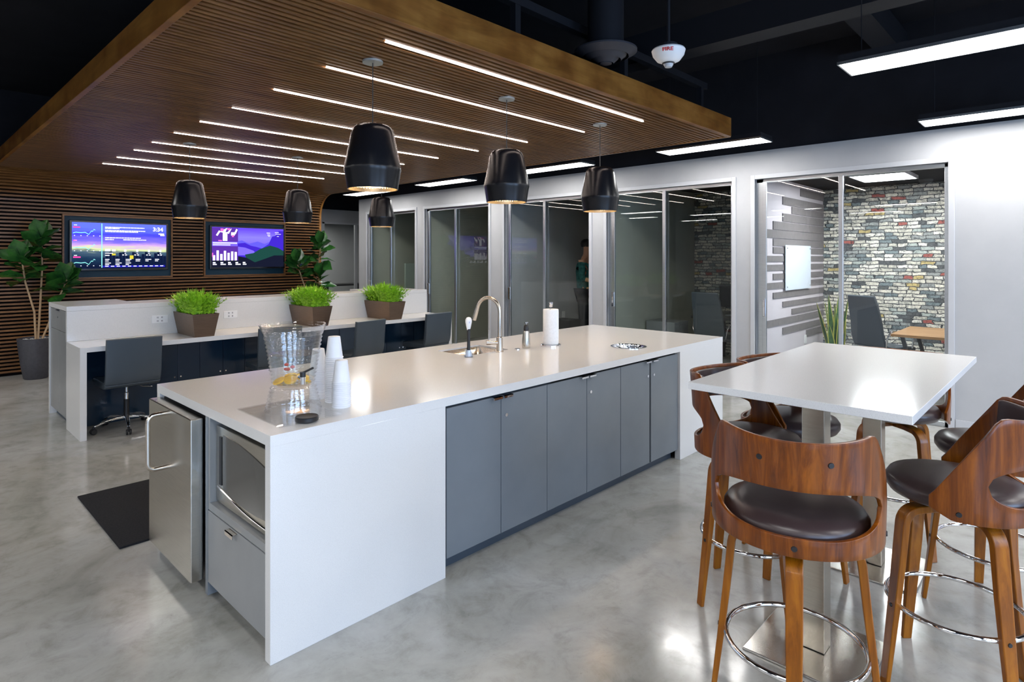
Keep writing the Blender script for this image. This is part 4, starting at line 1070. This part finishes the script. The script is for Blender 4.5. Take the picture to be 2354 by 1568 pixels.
# snake plant
sn = thing('snake_plant', 'upright snake plant with yellow edged leaves behind the glass door', 'potted plant', (9.25, 2.50, 0))
G().lathe([(0, 0), (.10, 0), (.13, .28), (.12, .28), (.11, .25), (0, .25)], n=28).build('pot', 'pot', sn, smooth=True)
rnd = random.Random(4); g = G(); ge = G()
for i in range(13):
    a = i*2.4; r0 = .02+.05*rnd.random(); L = rnd.uniform(.45, .85) if i > 2 else .9; lean = rnd.uniform(.05, .28); w = .05
    px, py = -math.sin(a+.6), math.cos(a+.6); prev = None
    for k in range(7):
        u = k/6; c = Vector((math.cos(a)*(r0+lean*u*L), math.sin(a)*(r0+lean*u*L), .24+L*u*.95)); ww = w*(1-u**2.2)*(.8+.5*u)+.001
        row = [c+Vector((px, py, 0))*q*ww for q in (-1, -.72, .72, 1)]
        if prev:
            g.poly([prev[1], prev[2], row[2], row[1]]); ge.poly([prev[0], prev[1], row[1], row[0]]); ge.poly([prev[2], prev[3], row[3], row[2]])
        prev = row
g.build('leaves', 'snakeleaf', sn, solid=.004); ge.build('leaf_margins', 'snakeedge', sn, solid=.004)
# executive chair
def exec_chair(loc, rz, label, name='executive_chair', group=None):
    t = thing(name, label, 'chair', loc, rz, group)
    g = G(); P = [(0, .24, .47), (0, .1, .48), (0, -.12, .47), (0, -.22, .50), (0, -.26, .62), (0, -.28, .80), (0, -.33, 1.02), (0, -.36, 1.14)]
    Q = [Vector(p) for p in P]; hw = .25
    prof = lambda th: [(-th/2, -hw), (th/2, -hw), (th/2, hw), (-th/2, hw)]
    G().sweep(Q[:4], prof(.045)).build('seat', 'chairgrey', t, bevel=.012, seg=3, smooth=True)
    G().sweep(Q[3:], prof(.035), scales=[(1, 1), (1, 1), (1, .97), (1, .92), (1, .84)]).build('backrest', 'chairgrey', t, bevel=.012, seg=3, smooth=True)
    for s_ in (-1, 1):
        g = G(); g.tube([(s_*.24, -.22, .50), (s_*.28, -.24, .62), (s_*.29, -.20, .70), (s_*.29, .10, .70), (s_*.28, .17, .62), (s_*.25, .18, .48)], .011, 8); g.build('armrest', 'chrome', t, smooth=True)
    g = G(); g.cyl((0, 0, .08), .025, .36, 14); g.build('gas_lift', 'chrome', t, smooth=True)
    for k in range(5):
        a = 2*PI*k/5+.3; c, q = math.cos(a), math.sin(a)
        l = G().sweep([(0, 0, .10), (c*.15, q*.15, .09), (c*.30, q*.30, .065)], [(-.012, -.016), (.010, -.016), (.010, .016), (-.012, .016)]).build('base_arm', 'chrome', t)
        G().lathe([(0, -.02), (.028, -.02), (.028, .02), (0, .02)], (c*.30, q*.30, .028), 14, ax=(-q, c, 0)).build('caster', 'black', l, smooth=True)
    return t
exec_chair((8.95, 1.86, 0), R(-122), 'slate high-back chair with chrome arms in front of the brick wallpaper')
td = thing('office_desk', 'light oak desk in front of the brick wallpaper', 'desk', (8.55, 1.1, 0), world=True)
G().box((8.02, .63, .715), (9.10, 1.60, .745)).build('desktop', 'desktop', td, bevel=.002)
g = G()
for x in (8.15, 8.97):
    G().sweep([(x, .72, 0), (x, .80, .36), (x, .72, .715)], [(-.02, -.02), (.02, -.02), (.02, .02), (-.02, .02)]).build('leg', 'black', td)
    G().sweep([(x, 1.51, 0), (x, 1.42, .36), (x, 1.51, .715)], [(-.02, -.02), (.02, -.02), (.02, .02), (-.02, .02)]).build('leg', 'black', td)
pdc = G().box((8.45, .68, 0), (8.85, 1.05, .60)).build('drawer_pedestal', 'greygloss', bevel=.004); tag(pdc, 'small grey drawer pedestal beneath the oak desk', 'cabinet')

# ------------------------------------------------------------------ dark office with monitors
dd = thing('office_desk', 'dark desk with monitors in the unlit second office', 'desk', (8.7, 3.9, 0), world=True)
G().box((8.55, 3.02, .70), (9.6, 4.35, .735)).build('desktop', 'black', dd, bevel=.002)
for x, y in ((8.6, 3.06), (8.6, 4.25), (9.52, 3.06), (9.52, 4.25)): G().box((x, y, 0), (x+.05, y+.05, .70)).build('leg', 'black', dd)
sd = G().box((8.1, 4.38, 0), (8.53, 4.86, .66)).build('storage_cube', 'greyface', bevel=.004); tag(sd, 'pale low cabinet beside the dark desk behind glass', 'cabinet')
def monitor(x, y, z, rz, label):
    t = thing('monitor', label, 'monitor', (x, y, z), rz, 'monitors in the unlit office')
    G().box((-.28, -.02, .12), (.28, .02, .46)).build('display', 'black', t, bevel=.006)
    g = G(); g.box((-.03, -.03, 0), (.03, -.015, .25)); g.box((-.12, -.10, 0), (.12, .08, .012)); g.build('stand', 'alu', t)
monitor(9.0, 3.85, .735, R(75), 'black monitor on the dark desk, larger one on the left')
monitor(8.9, 3.32, .735, R(105), 'black monitor on the dark desk, cut by the white door frame')
exec_chair((8.25, 3.75, 0), R(-100), 'dark high-back chair in the unlit second office')

# ------------------------------------------------------------------ third office: person at a standing desk
sdk = thing('standing_desk', 'tall standing desk with orange edge in front of the person', 'desk', (9.1, 6.0, 0), world=True)
G().box((8.40, 5.25, 1.085), (9.5, 6.22, 1.115)).build('desktop', 'desktop', sdk, bevel=.003)
for y in (5.35, 6.1): G().box((9.15, y, 0), (9.22, y+.06, 1.085)).build('leg', 'black', sdk)
bx_ = G().box((8.1, 6.35, 0), (8.42, 6.75, .55)).build('file_box', 'black', bevel=.004)
tag(bx_, 'low black file box on the floor beside the standing person', 'box')
def skin_ready(verts, edges):
    bm = bmesh.new(); lay = bm.verts.layers.skin.verify(); vs = [bm.verts.new(v) for v in verts]
    for a, b in edges: bm.edges.new((vs[a], vs[b]))
    return bm, vs, lay
def skinobj(name, verts, edges, radii, mat, parent, root=0, sub=2):
    bm, vs, lay = skin_ready(verts, edges)
    for v, r in zip(vs, radii): v[lay].radius = r if isinstance(r, tuple) else (r, r)
    vs[root][lay].use_root = True
    me = bpy.data.meshes.new(name); bm.to_mesh(me); bm.free(); me.materials.append(M[mat])
    o = bpy.data.objects.new(name, me); C.objects.link(o); o.parent = parent
    md = o.modifiers.new('skin', 'SKIN'); md.use_smooth_shade = True
    s2 = o.modifiers.new('sub', 'SUBSURF'); s2.levels = sub; s2.render_levels = sub
    return o
# faces +X local (towards the desk after turning)
pr = thing('person', 'person standing at a tall desk in teal patterned shirt and dark trousers', 'person', (8.74, 6.52, 0), R(-70))
pv = [(0, 0, .98), (0, 0, 1.15), (.01, 0, 1.32), (.02, 0, 1.48), (.04, 0, 1.58), (.06, 0, 1.70), (.065, 0, 1.80),
      (0, .10, .93), (.02, .115, .52), (-.01, .12, .09), (.14, .125, .035),
      (0, -.10, .93), (.02, -.115, .52), (-.01, -.12, .09), (.14, -.125, .035),
      (.02, .19, 1.47), (.03, .235, 1.20), (.27, .20, 1.14), (.34, .18, 1.13),
      (.02, -.19, 1.47), (.03, -.235, 1.20), (.27, -.20, 1.14), (.34, -.18, 1.13)]
pe = [(0, 1), (1, 2), (2, 3), (3, 4), (4, 5), (5, 6), (0, 7), (7, 8), (8, 9), (9, 10), (0, 11), (11, 12), (12, 13), (13, 14), (3, 15), (15, 16), (16, 17), (17, 18), (3, 19), (19, 20), (20, 21), (21, 22)]
prr = [(.11, .15), (.10, .13), (.11, .15), (.09, .13), .055, (.085, .075), (.08, .07), .085, .062, .042, .035, .085, .062, .042, .035, .055, .042, .030, .026, .055, .042, .030, .026]
skinobj('body', pv, pe, prr, 'skin', pr)
sv = pv[0:4]+[pv[15], pv[16], (.12, .215, 1.165)]+[pv[19], pv[20], (.12, -.215, 1.165)]
sv[0] = (0, 0, 1.0); sv[3] = (.02, 0, 1.50)
skinobj('shirt', sv, [(0, 1), (1, 2), (2, 3), (3, 4), (4, 5), (5, 6), (3, 7), (7, 8), (8, 9)], [(.13, .185), (.125, .17), (.13, .18), (.10, .15), .068, .058, .045, .068, .058, .045], 'shirt', pr, 1)
tv_ = [(0, 0, 1.0), (0, .095, .92), (.02, .115, .52), (-.01, .12, .08), (0, -.095, .92), (.02, -.115, .52), (-.01, -.12, .08)]
skinobj('trousers', tv_, [(0, 1), (1, 2), (2, 3), (0, 4), (4, 5), (5, 6)], [(.125, .165), .105, .078, .068, .105, .078, .068], 'trouser', pr)
G().lathe([(.098, -.02), (.105, .04), (.09, .085), (.05, .112), (0, .12)], (.045, 0, 1.755), 24).build('hair', 'hair', pr, smooth=True)
g = G()
for s_ in (-1, 1):
    for k, (dy, L) in enumerate(((-.03, .062), (-.01, .072), (.010, .068), (.030, .055))):
        g.tube([(.355, s_*.178+dy, 1.135), (.355+L*.6, s_*.176+dy*1.1, 1.138), (.355+L, s_*.175+dy*1.1, 1.125)], .009, 8, scales=[1, .9, .7])
    g.tube([(.345, s_*.178-s_*.035, 1.13), (.375, s_*.178-s_*.06, 1.13)], .010, 8, scales=[1, .75])
fg = g.build('fingers', 'skin', pr, smooth=True)
for s_ in (-1, 1): G().lathe([(0, -.006), (.012, 0), (0, .006)], (.128, s_*.032, 1.765), 10).build('eye', 'white', pr, smooth=True)
g = G(); g.tube([(.135, 0, 1.76), (.158, 0, 1.728), (.138, 0, 1.72)], .011, 8, scales=[.6, 1, .8]); 
for s_ in (-1, 1): g.lathe([(0, -.012), (.024, 0), (0, .012)], (.055, s_*.088, 1.745), 12, ax=(0, s_, 0))
g.build('nose_and_ears', 'skin', pr, smooth=True)
for s_ in (-1, 1): G().box((-.07, s_*.12-.045, 0), (.20, s_*.12+.045, .075)).build('shoe', 'black', pr, bevel=.03, seg=3, smooth=True)
pr.scale = (1.05, 1.05, 1.05)
ol = G().box((8.60, 6.91, .52), (8.68, 6.92, .64)).build('wall_outlet', 'white', bevel=.002); tag(ol, 'white outlet plate low on the grey wall near the standing person', 'outlet')

# far offices
wb = G().box((8.0, 10.88, 0), (8.55, 10.93, 1.50)).build('leaning_board', speck('pale_green_board', (.42, .50, .44), (.46, .54, .48), 3, .6), bevel=.004)
tag(wb, 'pale board standing against the wall of the farthest glass office', 'board')
ce = exec_chair((7.80, 15.25, 0), R(150), 'grey high-back chair in the small office at the corridor end')
ed_ = thing('office_desk', 'dark low desk in the office at the corridor end', 'desk', (8.7, 14.9, 0), world=True)
G().box((8.15, 14.6, .86), (9.6, 15.3, .90)).build('desktop', 'black', ed_)
for x in (8.2, 9.5):
    for y in (14.65, 15.2): G().box((x, y, 0), (x+.05, y+.05, .86)).build('leg', 'black', ed_)
ck = thing('reflection_disc', 'small round white disc standing in for a clock-like reflection in the far office', 'reflection', (8.55, 15.9, 1.9))
cl2 = dup(cl, (8.3, 15.1, 2.6), 0, 'white light panel in the small office at the corridor end')
ck.location = (9.05, 16.29, 1.98)
G().cyl((0, 0, 0), .12, .02, 28, (0, -1, 0)).build('dial', 'white', ck, smooth=True)  # plain white disc modelled in place of a round, clock-like reflection

# ------------------------------------------------------------------ world and view
wd_ = bpy.data.worlds.new('world'); bpy.context.scene.world = wd_; wd_.use_nodes = True
bg = wd_.node_tree.nodes['Background']; bg.inputs[0].default_value = (.55, .72, 1, 1); bg.inputs[1].default_value = .6
for o in bpy.data.objects:
    for k in ('_w', '_o'):
        if k in o: del o[k]
S = bpy.context.scene
S.view_settings.view_transform = 'Standard'; S.view_settings.look = 'None'; S.view_settings.gamma = 1; S.view_settings.exposure = .40
try: S.view_settings.use_curve_mapping = False
except Exception: pass
S.cycles.max_bounces = 10; S.cycles.transparent_max_bounces = 24; S.cycles.diffuse_bounces = 4; S.cycles.glossy_bounces = 5
S.cycles.sample_clamp_indirect = 8; S.cycles.caustics_reflective = False; S.cycles.caustics_refractive = False
S.cycles.use_denoising = True; S.cycles.use_adaptive_sampling = True; S.cycles.adaptive_threshold = .03; S.cycles.adaptive_min_samples = 24
